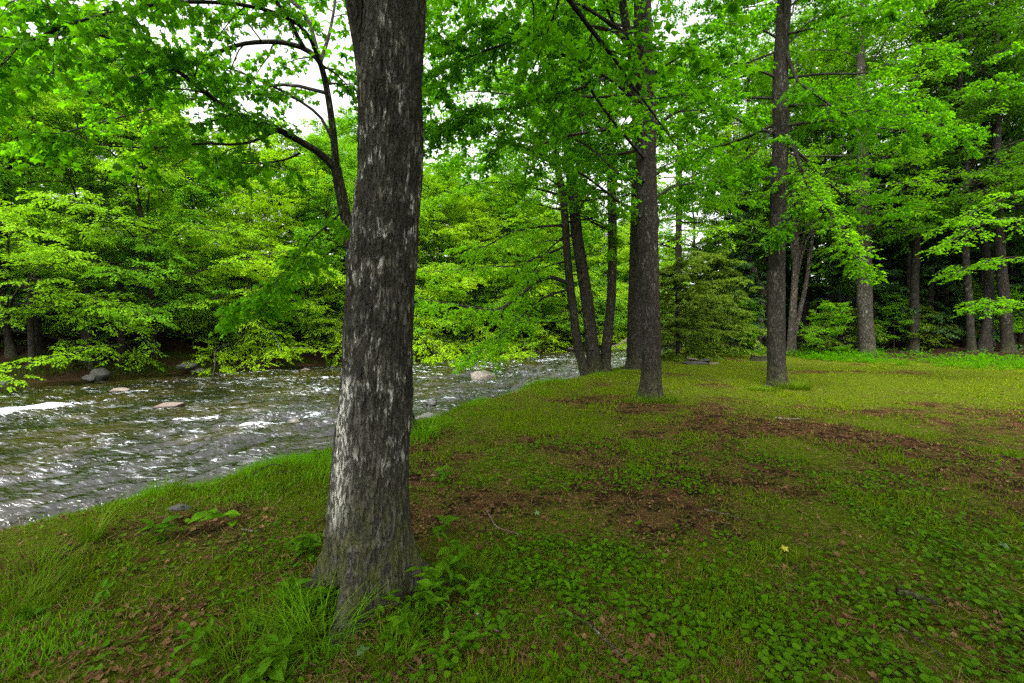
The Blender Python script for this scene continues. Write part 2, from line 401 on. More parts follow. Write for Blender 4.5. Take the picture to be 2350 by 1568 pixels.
def green_f(x, y):
    n = fbm(xy0(x, y, .8), 4, 41)
    far = sst(7, 12, y) * .35 + .3 * sst(-.8, -2.2, x)
    edge = 1 - sst(.3, 3.0, dn_(x, y))
    return np.clip(.48 + (n - .5) * 1.3 + far + .5 * edge, 0, 1)

def build_ground():
    na = 900; ang = np.linspace(0, 2 * math.pi, na, endpoint=False)
    r = np.concatenate([[0.35], np.geomspace(.6, 60, 330), np.geomspace(63, 420, 40)])
    R, A = np.meshgrid(r, ang, indexing='ij')
    x = (R * np.sin(A)).ravel(); y = (R * np.cos(A)).ravel()
    z = ground_z(x, y)
    mb = MB(); mb.add(np.stack([x, y, z], 1), [grid_faces(len(r), na)[:, ::-1]])
    mb.add([(0, 0, gz(0, 0))], []); c = mb.n - 1
    mb.f.append((np.array([(c, j, (j + 1) % na) for j in range(na)])[:, ::-1], 0, np.full(na, .5)))
    X = np.append(x, 0); Y = np.append(y, 0)
    dn = dn_(X, Y); df = df_(X, Y); dw = dw_(X, Y)
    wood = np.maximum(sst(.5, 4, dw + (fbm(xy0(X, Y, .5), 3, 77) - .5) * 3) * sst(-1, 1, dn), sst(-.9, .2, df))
    green = np.where(df > -1, .3, green_f(X, Y))
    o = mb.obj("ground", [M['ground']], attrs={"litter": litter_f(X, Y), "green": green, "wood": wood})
    tag(o, kind="structure")

def build_water():
    ang = np.radians(np.linspace(-66, 62, 860)); r = np.geomspace(4.2, 120, 560)
    R, A = np.meshgrid(r, ang, indexing='ij'); x = (R * np.sin(A)).ravel(); y = (R * np.cos(A)).ravel()
    ca, sa = math.cos(math.radians(52)), math.sin(math.radians(52))
    s = x * ca + y * sa; t = -x * sa + y * ca          # along / across the current
    wob = (fbm(np.stack([s * .4, t * .6, s * 0], 1), 3, 2) - .5) * 1.2
    amp = .55 + .9 * fbm(np.stack([s * .18, t * .35, s * 0], 1), 3, 8)
    def ridge(ks, kt, seed): return 1 - np.abs(2 * vn(np.stack([s * ks, (t + wob) * kt, s * 0 + seed], 1), seed) - 1)
    near = sst(40, 8, R.ravel())
    h = (ridge(.38, 1.2, 1) - .5) * .05 + (ridge(.7, 2.9, 4) - .5) * .075 + (ridge(1.0, 6.0, 14) - .5) * .055 + (fbm(np.stack([s * 1.3, t * 6.0, s * 0], 1), 3, 6) - .5) * .085 \
        + (fbm(np.stack([s * 3, t * 13, s * 0], 1), 2, 16) - .5) * .04 * near
    h = h * amp * 1.2 * (1 + .5 * sst(8, 20, s))
    dn = dn_(x, y); df = df_(x, y)
    calm = sst(0, 1.5, -dn) * .6 + .4; calm = calm * (sst(0, 5, -df) * .75 + .25); h = h * calm
    foam = sst(.0, .11, h) * .34 * sst(.45, .65, fbm(np.stack([s * .22, t * .5, s * 0], 1), 3, 12)) + .04 * sst(0, .05, h)
    F = []
    for px, py, ls, lt, a in ((60, 948, 1.3, .5, 1.2), (120, 943, 1.1, .3, 1.2), (20, 955, .9, .35, .9), (205, 921, .6, .2, .9), (275, 907, .8, .2, .8), (262, 902, .5, .2, .9), (300, 930, .6, .25, .5), (430, 970, .9, .28, .8), (470, 968, .6, .2, .9), (560, 985, .7, .3, .6), (620, 978, .9, .25, .9), (690, 960, .5, .3, .6), (735, 960, .6, .3, .8), (880, 1060, .9, .3, .6), (350, 1080, .8, .25, .6), (420, 1050, 1.0, .25, .6), (500, 1062, .8, .2, .5),
                              (700, 905, 1.0, .3, .7), (1010, 905, 1.0, .5, .6), (1080, 845, 1.5, .4, .7), (1180, 850, 2.0, .5, .5), (1250, 830, 2.5, .5, .7), (1170, 880, 1.6, .5, .5), (980, 880, 1.0, .4, .7), (560, 880, .9, .3, .7), (600, 905, .9, .25, .6), (110, 905, .8, .25, .6), (640, 870, 1.0, .25, .6), (730, 890, .8, .25, .7), (1300, 860, 2.2, .7, .5), (1000, 925, .8, .5, .6), (970, 945, .5, .4, .5), (1240, 815, 3, .6, .6), (1420, 825, 3, .8, .5)):
        p = U(px, py, 2.4 * 1044 / (py - 752)); ps = p[0] * ca + p[1] * sa; pt = -p[0] * sa + p[1] * ca
        foam = foam + a * np.exp(-((s - ps) / ls) ** 2 - ((t - pt + wob * .35) / lt) ** 2) * .36
        h = h + .05 * a * np.exp(-((s - ps) / ls) ** 2 - ((t - pt) / lt) ** 2)
    foam = foam * sst(-.1, .8, -dn) * sst(.2, 2.5, -df)
    z = WATER_Z + h
    ok = ((dn < .9) & (df < 1.2)).reshape(len(r), -1)
    fq = grid_faces(len(r), len(ang), False)[:, ::-1]
    keep = ok.ravel()[fq].any(1); fq = fq[keep]
    used = np.unique(fq); mp = np.full(len(x), -1); mp[used] = np.arange(len(used))
    mb = MB(); mb.add(np.stack([x, y, z], 1)[used], [mp[fq]])
    o = mb.obj("river_water", [M['water']], attrs={"foam": foam[used], "sky_glint": (sst(.2, 1.6, -dn) * sst(.5, 5, -df) * (1 + 2.2 * sst(7, 16, s)))[used]}); tag(o, kind="structure")  # mask for the painted silver streaks, stronger where more sky would reflect

build_ground(); build_water()

# ------------------------------------------------------------------ tree machinery
Z = np.array([0, 0, 1.0])
class Tree:
    """collects limbs, twigs and leaves of one tree in world space"""
    def __init__(s, seed): s.rng = np.random.default_rng(seed); s.tw = []; s.wood = MB(); s.crown = MB()
    def path(s, p, d, L, n=7, wob=.12, droop=0.0, up=0.0):
        r = s.rng; d = nrm(np.array(d, float)); pts = [np.array(p, float)]; st = L / (n - 1)
        for i in range(n - 1):
            d = nrm(d + r.normal(0, wob, 3) + Z * (up - droop * (i + 1) / n)); pts.append(pts[-1] + d * st)
        return np.array(pts)
    def sub(s, pts, rad, n, slen, ntw, twlen, t0=.2, flat=.2, droop=.12, wood=None, ang=(35, 65), sides=4, tipgain=.45):
        r = s.rng; wood = wood or s.crown; m = len(pts); T = nrm(np.gradient(pts, axis=0)); side = 1
        for i in range(n + 1):
            t = 1.0 if i == n else t0 + (1 - t0) * (i + r.random()) / n
            j = min(int(t * (m - 1)), m - 2); u = t * (m - 1) - j
            p = pts[j] * (1 - u) + pts[j + 1] * u; tg = T[j]
            h = np.cross(tg, Z); hl = np.linalg.norm(h)
            if hl < .35: a = r.random() * 6.283; h = np.array([math.cos(a), math.sin(a), 0])
            else: h = h / hl
            side = -side; a = math.radians(r.uniform(*ang)) if i < n else 0.0
            d = tg * math.cos(a) + h * side * math.sin(a) + Z * r.normal(0, flat)
            L = slen * r.uniform(.6, 1.15) * (1 - tipgain * t)
            q = s.path(p, d, L, 6, .13, droop)
            r0 = min(.35 * rad[j] + .002, .02) if i < n else rad[-1]
            tube(wood, q, np.linspace(r0, .003, 6), sides, 1 if wood is s.crown else 0)
            s.twigs(q, ntw, twlen, flat, droop)
    def twigs(s, q, n, twlen, flat=.2, droop=.12):
        r = s.rng; m = len(q); t = np.clip(.12 + .88 * (np.arange(n) + r.random(n)) / n, 0, 1); k = np.minimum((t * (m - 1)).astype(int), m - 2); u = (t * (m - 1) - k)[:, None]
        p = q[k] * (1 - u) + q[k + 1] * u; tg = nrm(q[k + 1] - q[k]); h = nrm(np.cross(tg, Z) + 1e-6)
        a = np.radians(r.uniform(25, 70, n))[:, None]; sd = np.where(np.arange(n) % 2, 1., -1.)[:, None]
        d = nrm(tg * np.cos(a) + h * sd * np.sin(a) + Z * r.normal(0, flat * 1.2, (n, 1)))
        L = twlen * r.uniform(.5, 1.2, n) * (1 - .4 * t)
        s.tw.append(np.concatenate([p, d, L[:, None], np.full((n, 1), droop)], 1))
    def foliage(s, nleaf, size, tpl, tilt=.35, hang=.25, twr=.0028, mat=0, sz_var=.3, pet=.5, keep=None):
        if not s.tw: return
        A = np.concatenate(s.tw); s.tw = []; r = s.rng
        P, D, L, dr = A[:, :3], A[:, 3:6], A[:, 6:7], A[:, 7:8]; N = len(A)
        ts = np.array([0, .5, 1.0])
        pts = P[:, None] + D[:, None] * (L[:, None] * ts[None, :, None]) - Z * (dr[:, None] * L[:, None] * ts[None, :, None] ** 2)
        a = nrm(np.cross(D, Z) + 1e-6); b = np.cross(D, a); th = np.arange(3) * 2.0944
        rad = twr * np.array([1, .8, .45])
        v = pts[:, :, None] + rad[None, :, None, None] * (np.cos(th)[None, None, :, None] * a[:, None, None] + np.sin(th)[None, None, :, None] * b[:, None, None])
        gf = grid_faces(3, 3); s.crown.add(v, [(gf[None] + (np.arange(N) * 9)[:, None, None]).reshape(-1, 4)], 1)
        t = (np.arange(nleaf)[None] + r.random((N, nleaf))) / nleaf; t = .12 + .9 * t
        pos = P[:, None] + D[:, None] * (L * t)[..., None] - Z * (dr * L * t ** 2)[..., None]
        sg = np.where(np.arange(nleaf) % 2, 1., -1.)[None, :, None]; h = a[:, None]
        sp = r.uniform(.3, 1.1, (N, nleaf, 1))
        ax = D[:, None] * (1.1 - .5 * sp) + h * sg * sp - Z * hang * r.uniform(0, 2, (N, nleaf, 1)) + r.normal(0, .15, (N, nleaf, 3))
        nm = Z + r.normal(0, tilt, (N, nleaf, 3)); sz = size * r.uniform(1 - sz_var, 1 + sz_var, (N, nleaf))
        pos = pos + nrm(ax) * (sz * pet * .6)[..., None] + r.normal(0, size * .2, (N, nleaf, 3))
        pos, ax, nm, sz = pos.reshape(-1, 3), ax.reshape(-1, 3), nm.reshape(-1, 3), sz.ravel()
        if keep is not None:
            k = keep(pos); pos, ax, nm, sz = pos[k], ax[k], nm[k], sz[k]
        leaves(s.crown, pos, ax, nm, sz, tpl, mat, r.random(len(pos)))

def trunk_mesh(mb, P, R, sides=40, rings=120, amp=.012, seed=1, flare=(), kx=40, kz=6, knots=(), lump=.0):
    """trunk along a path with vertical bark ridges, root lobes and knots"""
    pr = smooth_path(np.concatenate([P, np.asarray(R, float)[:, None]], 1), rings); pts, rad = pr[:, :3], pr[:, 3]
    T, A, B = frames(pts); th = np.arange(sides) * 2 * math.pi / sides
    c, s_ = np.cos(th), np.sin(th); z = pts[:, 2] - pts[0, 2]
    dirs = c[None, :, None] * A[:, None] + s_[None, :, None] * B[:, None]
    az = np.arctan2(dirs[..., 1], dirs[..., 0]); ri = np.broadcast_to(rad[:, None], az.shape).copy()
    for a0, amount, h, wdt in flare:
        dd = (az - a0 + math.pi) % (2 * math.pi) - math.pi
        ri += amount * np.exp(-np.clip(z, 0, None) / h)[:, None] * np.exp(-(dd / wdt) ** 2)
    for zk, a0, amount, hs, wdt in knots:
        dd = (az - a0 + math.pi) % (2 * math.pi) - math.pi
        ri += amount * np.exp(-((z - zk) / hs) ** 2)[:, None] * np.exp(-(dd / wdt) ** 2)
    q = np.stack([np.cos(az) * rad.mean(), np.sin(az) * rad.mean(), np.broadcast_to(z[:, None], az.shape)], -1).reshape(-1, 3)
    warp = (fbm(q * np.array([6, 6, 2.2]), 3, seed + 50) - .5)[:, None] * .25
    n1 = vn((q + warp * .12) * np.array([kx, kx, kz]), seed); ridge = 1 - np.abs(2 * n1 - 1)
    n2 = fbm(q * np.array([kx * 2.4, kx * 2.4, kz * 3]), 3, seed + 9)
    n3 = fbm(q * np.array([5, 5, 2.5]), 2, seed + 3) - .5
    hgt = ridge ** .8 * .7 + n2 * .5 - .55
    ri = ri + (hgt * amp + n3 * lump).reshape(az.shape)
    v = pts[:, None] + dirs * ri[..., None]
    mb.add(v, [grid_faces(rings, sides)])
    return v.reshape(-1, 3), az.ravel(), np.repeat(z, sides), hgt

def base_on_ground(p, dz=-.06): return np.array([p[0], p[1], gz(p[0], p[1]) + dz])

def finish_tree(t, name, base, label, cat, trunk_bark, leafm, limbs=(), group=None, twig='twig', extra=()):
    """root empty with trunk, hand placed branches and crown as children"""
    root = empty(name, base, label, cat, group)
    t.wood.obj("trunk", [trunk_bark], root, base)
    for l in limbs:
        mb = MB(); tube(mb, l[0], l[1], 9); mb.obj("branch", [trunk_bark], root, base)
    for mb, lab in extra:
        o = mb.obj("trunk", [trunk_bark], root, base)
        if lab: o["label"] = lab
    t.crown.obj("crown", [leafm, M[twig]], root, base, smooth=[1])
    return root

def limb_px(rows, r0, r1, n=16):
    P = smooth_path([U(*q) for q in rows], n); return P, np.linspace(r0, r1, n)

def crown_auto(t, top_pts, n, z0, z1, reach, nsub, slen, ntw, twlen, el=(5, 55), phase=0.0, rad=.045, az_bias=None, droop=.06, skip=None):
    # skip(azimuth, height): no limb grows there
    """limbs spiralling up a trunk path"""
    r = t.rng; zz = top_pts[:, 2]
    for i in range(n):
        f = (i + r.random() * .8) / n; z = z0 + (z1 - z0) * f
        p = np.array([np.interp(z, zz, top_pts[:, k]) for k in range(3)])
        a = phase + i * 2.39996 + r.normal(0, .25); e = math.radians(el[0] + (el[1] - el[0]) * f + r.normal(0, 6))
        if skip and skip(a % (2 * math.pi), z): continue
        L = reach * (1 - .62 * f ** 1.6) * r.uniform(.75, 1.15)
        if az_bias: L *= 1 + az_bias[1] * math.cos(a - az_bias[0])
        d = (math.cos(a) * math.cos(e), math.sin(a) * math.cos(e), math.sin(e))
        q = t.path(p, d, L, 9, .10, droop, .02); rr = np.linspace(rad * (1 - .6 * f), .008, 9)
        tube(t.wood, q, rr, 6)
        t.sub(q, rr, nsub, slen * (1 - .4 * f), ntw, twlen, .18, wood=t.crown)

# ------------------------------------------------------------------ the big foreground maple
def main_tree():
    t = Tree(11); D = 2.75; base = base_on_ground(U(851, 1359, D), 0)
    rows = [(853, 1375, .228), (852, 1290, .225), (850, 1186, .22), (853, 1100, .215), (856, 1018, .212), (861, 950, .208), (866, 890, .204), (870, 785, .192), (876, 680, .187), (881, 590, .190), (887, 480, .184), (895, 400, .178), (897, 300, .176), (897, 200, .177), (903, 60, .177), (909, -90, .172), (914, -280, .165)]
    P = np.array([U(a, b, D) for a, b, c in rows]); R = [c for a, b, c in rows]
    P = np.concatenate([P, [P[-1] + (.1, .05, 1.2), P[-1] + (.15, .2, 3.0), P[-1] + (.3, .3, 5.5)]]); R += [.15, .12, .06]
    P[0, 2] = base[2] - .08
    fl = [(-1.66, .42, .17, .27), (.24, .58, .11, .24), (-2.85, .26, .24, .30), (1.9, .15, .2, .5), (-.75, .05, .25, .4), (-2.28, -.05, .3, .2), (-1.0, -.04, .25, .25)]
    kn = [(2.05, math.pi, .02, .10, .5), (1.75, 3.3, .015, .2, .5)]
    v, az, z, hgt = trunk_mesh(t.wood, P, R, 360, 900, .026, 3, fl, 62, 8.0, kn, .012)
    # weathered bare strip low on the river side, sooty growth elsewhere
    dd = (az - (-2.30) + math.pi) % (2 * math.pi) - math.pi
    q = v * np.array([7, 7, 1.6]); nse = fbm(q, 4, 91)
    pale = np.exp(-(dd / .32) ** 2) * sst(.42, .7, z) * (1 - sst(1.15, 1.45, z + (nse - .5) * .8)) * sst(.35, .5, nse + .12)
    pale = np.maximum(pale, .55 * np.exp(-((dd - .15) / .35) ** 2) * sst(1.6, 1.7, z) * (1 - sst(1.8, 2.1, z)) * sst(.45, .6, nse))
    sooty = np.clip(1.3 - pale * 1.8, 0, 1) * (.25 + .95 * sst(.8, 1.35, z) - .35 * sst(2.9, 3.6, z))
    root = empty("maple_tree", base, "thick grey maple with sooty bark and a pale bare streak, nearest on the bank", "tree")
    t.wood.obj("trunk", [M['bark_main']], root, base, attrs={"pale": pale, "sooty": sooty, "fleck": .12 + .75 * sst(.55, 1.2, z)})
    lim = limb_px([(845, 190, 2.72), (836, 120, 2.7), (824, 55, 2.68), (812, -10, 2.64), (796, -110, 2.55), (770, -260, 2.4), (720, -420, 2.2)], .062, .045)
    mb = MB(); tube(mb, lim[0], lim[1], 14); mb.obj("branch", [M['bark']], root, base)
    lim2 = limb_px([(812, -10, 2.64), (806, -60, 2.9), (780, -160, 3.4), (700, -260, 4.0)], .02, .01)
    # overhead crown, shades the bank
    q = t.path(lim[0][-1], (-.6, .1, .7), 3.0, 9, .1); rr = np.linspace(.045, .01, 9); tube(t.crown, q, rr, 6, 1); t.sub(q, rr, 8, 1.5, 8, .5)
    top = P[P[:, 2] > 4.0]
    save = t.wood; t.wood = MB()
    crown_auto(t, smooth_path(P[-6:], 40), 30, 5.0, 9.8, 5.2, 10, 1.9, 9, .6, (2, 55), 1.0)
    up = t.wood; t.wood = save
    t.foliage(9, .11, MAPLE_S)
    t.crown.merge(up, mats=[1])
    t.crown.obj("crown", [M['maple'], M['twig']], root, base, smooth=[1])
main_tree()

# ------------------------------------------------------------------ leaning maple behind it, whose limbs arch over the river
def leaning_tree():
    t = Tree(23); D = 6.9
    rows = [(936, 1000, .17), (927, 960, .155), (905, 880, .125), (868, 760, .11), (835, 660, .098), (808, 575, .088), (794, 500, .082), (782, 440, .078), (771, 385, .072)]
    P = np.array([U(a, b, D) for a, b, c in rows]); P[0, 2] = gz(P[0, 0], P[0, 1]) - .06; base = base_on_ground(P[0], 0)
    trunk_mesh(t.wood, P, [c for a, b, c in rows], 40, 160, .012, 8, [(-1, .12, .2, .5), (1.2, .1, .2, .5), (3, .1, .2, .5)], 30, 3)
    L = []
    L.append(limb_px([(771, 385, 6.9), (768, 335, 6.88), (762, 280, 6.85), (752, 215, 6.8), (741, 165, 6.75), (730, 138, 6.7), (700, 113, 6.6), (650, 98, 6.5), (600, 97, 6.4), (555, 102, 6.3), (505, 118, 6.2), (440, 140, 6.1), (380, 150, 6.0), (300, 180, 5.9)], .055, .014, 26))
    L.append(limb_px([(775, 395, 6.9), (745, 362, 6.8), (715, 340, 6.7), (680, 320, 6.6), (640, 299, 6.4), (600, 288, 6.3), (560, 272, 6.1), (520, 250, 6.0), (470, 212, 5.8), (430, 180, 5.6), (385, 148, 5.4), (320, 110, 5.2), (240, 85, 5.0)], .058, .016, 24))
    L.append(limb_px([(768, 335, 6.88), (740, 275, 7.0), (700, 240, 7.1), (640, 205, 7.2), (560, 170, 7.2), (500, 150, 7.1), (400, 140, 7.0), (250, 138, 6.9), (120, 160, 6.8)], .026, .007))
    L.append(limb_px([(688, 352, 6.7), (660, 365, 6.8), (620, 373, 6.9), (570, 376, 7.0), (520, 372, 7.1)], .018, .006))
    L.append(limb_px([(790, 480, 6.9), (760, 510, 6.7), (720, 545, 6.5), (680, 590, 6.3), (640, 640, 6.2), (590, 690, 6.1)], .016, .005))
    L.append(limb_px([(741, 165, 6.75), (700, 70, 6.3), (600, 20, 5.8), (450, 5, 5.3), (300, 20, 4.9), (150, 60, 4.5), (40, 110, 4.3)], .03, .008))
    L.append(limb_px([(752, 215, 6.8), (650, 195, 7.4), (500, 215, 7.9), (350, 250, 8.2), (200, 290, 8.4), (60, 330, 8.5)], .028, .008))
    L.append(limb_px([(735, 145, 6.7), (690, 20, 7.2), (560, -40, 7.8), (400, 0, 8.4), (220, 60, 8.9), (60, 100, 9.2)], .034, .008))
    L.append(limb_px([(735, 145, 6.7), (760, 60, 7.3), (770, -40, 7.9), (740, -160, 8.4)], .03, .008))
    L.append(limb_px([(640, 299, 6.4), (560, 330, 6.0), (460, 330, 5.6), (340, 340, 5.3), (200, 330, 5.1)], .02, .006))
    L.append(limb_px([(700, 113, 6.6), (600, -40, 6.0), (450, -120, 5.5), (250, -80, 5.0), (100, -20, 4.6)], .03, .008))
    cfg = [(13, 1.3), (13, 1.1), (13, 1.1), (6, .8), (9, .8), (16, 1.4), (7, 1.0), (15, 1.4), (8, 1.0), (5, .9), (11, 1.4)]
    for (p, r), (n, sl) in zip(L, cfg): t.sub(p, r, n, sl, 8, .42, .22, .22, .25, ang=(35, 75))
    t.foliage(10, .086, MAPLE, .75, .7)
    finish_tree(t, "maple_tree", base, "slim leaning maple behind the thick grey trunk, arching limbs over the river", "tree", M['bark'], M['maple'], L)
leaning_tree()

# ------------------------------------------------------------------ maples further along the bank
def straight_tree(name, label, seed, D, rows, limbs, cfgs, auto, bark='bark', leaf='maple', flare=.22, top=9.5, leafn=9, leafs=.088, knots=(), amp=.014, tpl=MAPLE_S, light=()):
    t = Tree(seed)
    P = [U(a, b, D) for a, b, c in rows]; R = [c for a, b, c in rows]
    P[0][2] = gz(P[0][0], P[0][1]) - .08; base = base_on_ground(P[0], 0)
    d = nrm(P[-1] - P[-3]); k = max(top - P[-1][2], .5)
    P += [P[-1] + (d * .5 + Z * .5) * k * .5, P[-1] + Z * k]; R += [R[-1] * .7, .03]
    P = np.array(P)
    fl = [(a + seed, flare * q, .16, .5) for a, q in ((0, 1), (1.3, .7), (2.5, 1), (3.9, .8), (5.0, 1))]
    trunk_mesh(t.wood, P, R, 72, 320, amp, seed, fl, 40, 6, knots, .012)
    L = [limb_px(r, a, b) for r, a, b in limbs]
    t2 = Tree(seed + 500)
    for i, ((p, r), (n, sl)) in enumerate(zip(L, cfgs)): (t2 if i in light else t).sub(p, r, n, sl, 8, .5, .2, .2, .2)
    if auto:
        save = t.wood; t.wood = MB(); crown_auto(t, smooth_path(P, 60), **auto); up = t.wood; t.wood = save
    t.foliage(leafn, leafs, tpl, .75, .7)
    if auto: t.crown.merge(up, mats=[1])
    root = finish_tree(t, name, base, label, "tree", M[bark], M[leaf], L)
    if light: t2.foliage(11, .095, tpl, .42, .35); t2.crown.obj("crown", [M['maple_light'], M['twig']], root, base, smooth=[1])["label"] = "lighter yellow-green leaves of the crooked low limb"
    return root

straight_tree("maple_tree", "straight dark-barked maple on the lawn with a limb forking left near the frame top", 31, 10.2,
    [(1491, 924, .30), (1491, 905, .245), (1494, 860, .215), (1495, 785, .205), (1492, 700, .205), (1490, 640, .21), (1487, 560, .215), (1485, 470, .215), (1483, 380, .215), (1481, 280, .22), (1480, 200, .215), (1476, 100, .19), (1474, 0, .18), (1470, -120, .17)],
    [([(1470, 200, 10.1), (1455, 150, 9.9), (1440, 80, 9.7), (1427, 0, 9.5), (1405, -120, 9.2)], .11, .07),
     ([(1470, 500, 10.1), (1440, 478, 9.9), (1390, 440, 9.5), (1328, 395, 9.0), (1248, 358, 8.6), (1170, 325, 8.2), (1090, 290, 7.9)], .035, .008),
     ([(1475, 360, 10), (1400, 270, 9.4), (1340, 180, 8.9), (1300, 90, 8.5), (1250, 0, 8.2)], .035, .008),
     ([(1475, 240, 10), (1380, 170, 9.2), (1280, 120, 8.6), (1180, 80, 8.0), (1080, 60, 7.6)], .035, .008),
     ([(1475, 300, 10), (1390, 300, 10.6), (1290, 230, 11.3), (1190, 220, 12), (1080, 210, 12.6), (1000, 230, 13)], .04, .008),
     ([(1440, 80, 9.7), (1330, 10, 9.0), (1220, -40, 8.3), (1100, -40, 7.7), (1000, -20, 7.2)], .04, .008),
     ([(1440, 80, 9.7), (1330, 60, 9), (1200, 90, 8.4), (1080, 130, 8), (985, 180, 7.8)], .04, .008),
     ([(1455, 150, 9.9), (1340, 200, 9.2), (1220, 240, 8.7), (1090, 260, 8.3), (985, 300, 8.0)], .04, .008),
     ([(1475, 240, 10), (1380, 120, 10.8), (1250, 60, 11.6), (1100, 80, 12.4), (985, 140, 13)], .04, .008),
     ([(1475, 150, 10), (1380, 40, 11.2), (1250, -40, 12.2), (1100, -20, 13.2), (985, 40, 14)], .04, .008),
     ([(1498, 170, 10.2), (1545, 140, 10.0), (1600, 105, 9.6), (1680, 60, 9.2)], .03, .008),
     ([(1500, 295, 10.2), (1555, 258, 10.5), (1630, 255, 10.9), (1700, 270, 11.2)], .03, .008),
     ([(1502, 455, 10.2), (1560, 425, 10.8), (1640, 420, 11.5), (1720, 400, 12)], .025, .006),
     ([(1475, 420, 10), (1420, 400, 11), (1340, 330, 12), (1250, 310, 13), (1140, 330, 14), (1040, 360, 14.6)], .04, .008)],
    [(3, 1.2), (10, 1.2), (10, 1.3), (12, 1.3), (18, 1.9), (18, 1.8), (18, 1.4), (18, 1.4), (20, 2.1), (20, 2.1), (8, 1.2), (8, 1.2), (7, 1.0), (12, 1.6)],
    dict(n=34, z0=5.5, z1=11, reach=5.0, nsub=10, slen=1.9, ntw=9, twlen=.55, el=(0, 50), phase=2.0, skip=lambda a, z: (z < 8.5 and 3.7 < a < 5.7) or a > 5.2 or a < .9), leafn=17, top=12,
    knots=[(6.1, -.4, .05, .12, .5), (4.0, -.3, .045, .12, .5), (8.2, 0, .05, .15, .5)])

straight_tree("maple_tree", "slender maple standing alone mid-lawn with a crooked low limb of light leaves", 37, 12.4,
    [(1783, 895, .29), (1783, 878, .245), (1782, 840, .225), (1781, 780, .218), (1781, 700, .212), (1781, 640, .21), (1783, 560, .20), (1785, 480, .195), (1789, 380, .19), (1791, 300, .185), (1790, 200, .185), (1793, 120, .17), (1800, 0, .16), (1808, -120, .14)],
    [([(1800, 318, 12.3), (1818, 332, 12.1), (1830, 365, 11.9), (1840, 395, 11.8), (1862, 440, 11.6), (1893, 475, 11.4), (1925, 515, 11.2), (1945, 555, 11.1), (1965, 590, 11.0)], .06, .012),
     ([(1803, 115, 12.3), (1815, 150, 12.1), (1832, 188, 11.9), (1870, 215, 11.6), (1905, 242, 11.3), (1940, 262, 11.1), (1975, 250, 10.9)], .05, .012),
     ([(1778, 295, 12.3), (1730, 350, 12.0), (1680, 385, 11.8), (1610, 425, 11.5)], .025, .006),
     ([(1803, 80, 12.3), (1880, 60, 11.6), (1960, 30, 11.0), (2060, 0, 10.4)], .03, .008),
     ([(1803, 180, 12.3), (1890, 170, 12.6), (2000, 165, 12.9), (2100, 112, 13.2), (2200, 135, 13.5), (2300, 190, 13.8)], .035, .008),
     ([(1780, 120, 12.3), (1700, 150, 12.0), (1620, 180, 11.7), (1560, 210, 11.4)], .03, .008),
     ([(1803, 240, 12.3), (1900, 260, 13), (2010, 250, 13.6), (2120, 230, 14.2)], .03, .008),
     ([(1860, 440, 11.6), (1820, 490, 11.7), (1790, 530, 11.9)], .012, .005)],
    [(16, 1.2), (10, 1.2), (8, 1.1), (10, 1.3), (12, 1.3), (9, 1.2), (12, 1.4), (3, .5)],
    dict(n=26, z0=6.5, z1=11.5, reach=5.2, nsub=10, slen=1.9, ntw=9, twlen=.55, el=(0, 50), phase=.7, skip=lambda a, z: z < 9.5 and 3.6 < a < 5.8), leaf='maple', top=12.5, leafn=17, light=(0,))

straight_tree("maple_tree", "dark broad trunk right behind the lawn maple with the forking limb, at the bank edge", 41, 18.0,
    [(1459, 846, .45), (1459, 830, .37), (1459, 780, .34), (1460, 700, .32), (1463, 600, .31), (1465, 500, .30), (1466, 400, .28), (1466, 250, .26), (1466, 120, .24)],
    [([(1460, 420, 18), (1420, 380, 18.5), (1360, 340, 19), (1280, 330, 19.5)], .05, .01), ([(1470, 480, 18), (1520, 440, 18.5), (1580, 410, 19), (1650, 380, 19.5)], .05, .01)],
    [(8, 1.6), (8, 1.6)],
    dict(n=26, z0=6.5, z1=16, reach=5.0, nsub=10, slen=2.0, ntw=8, twlen=.6, el=(-5, 50), phase=.2), bark='bark_dark', top=17, leafs=.10)

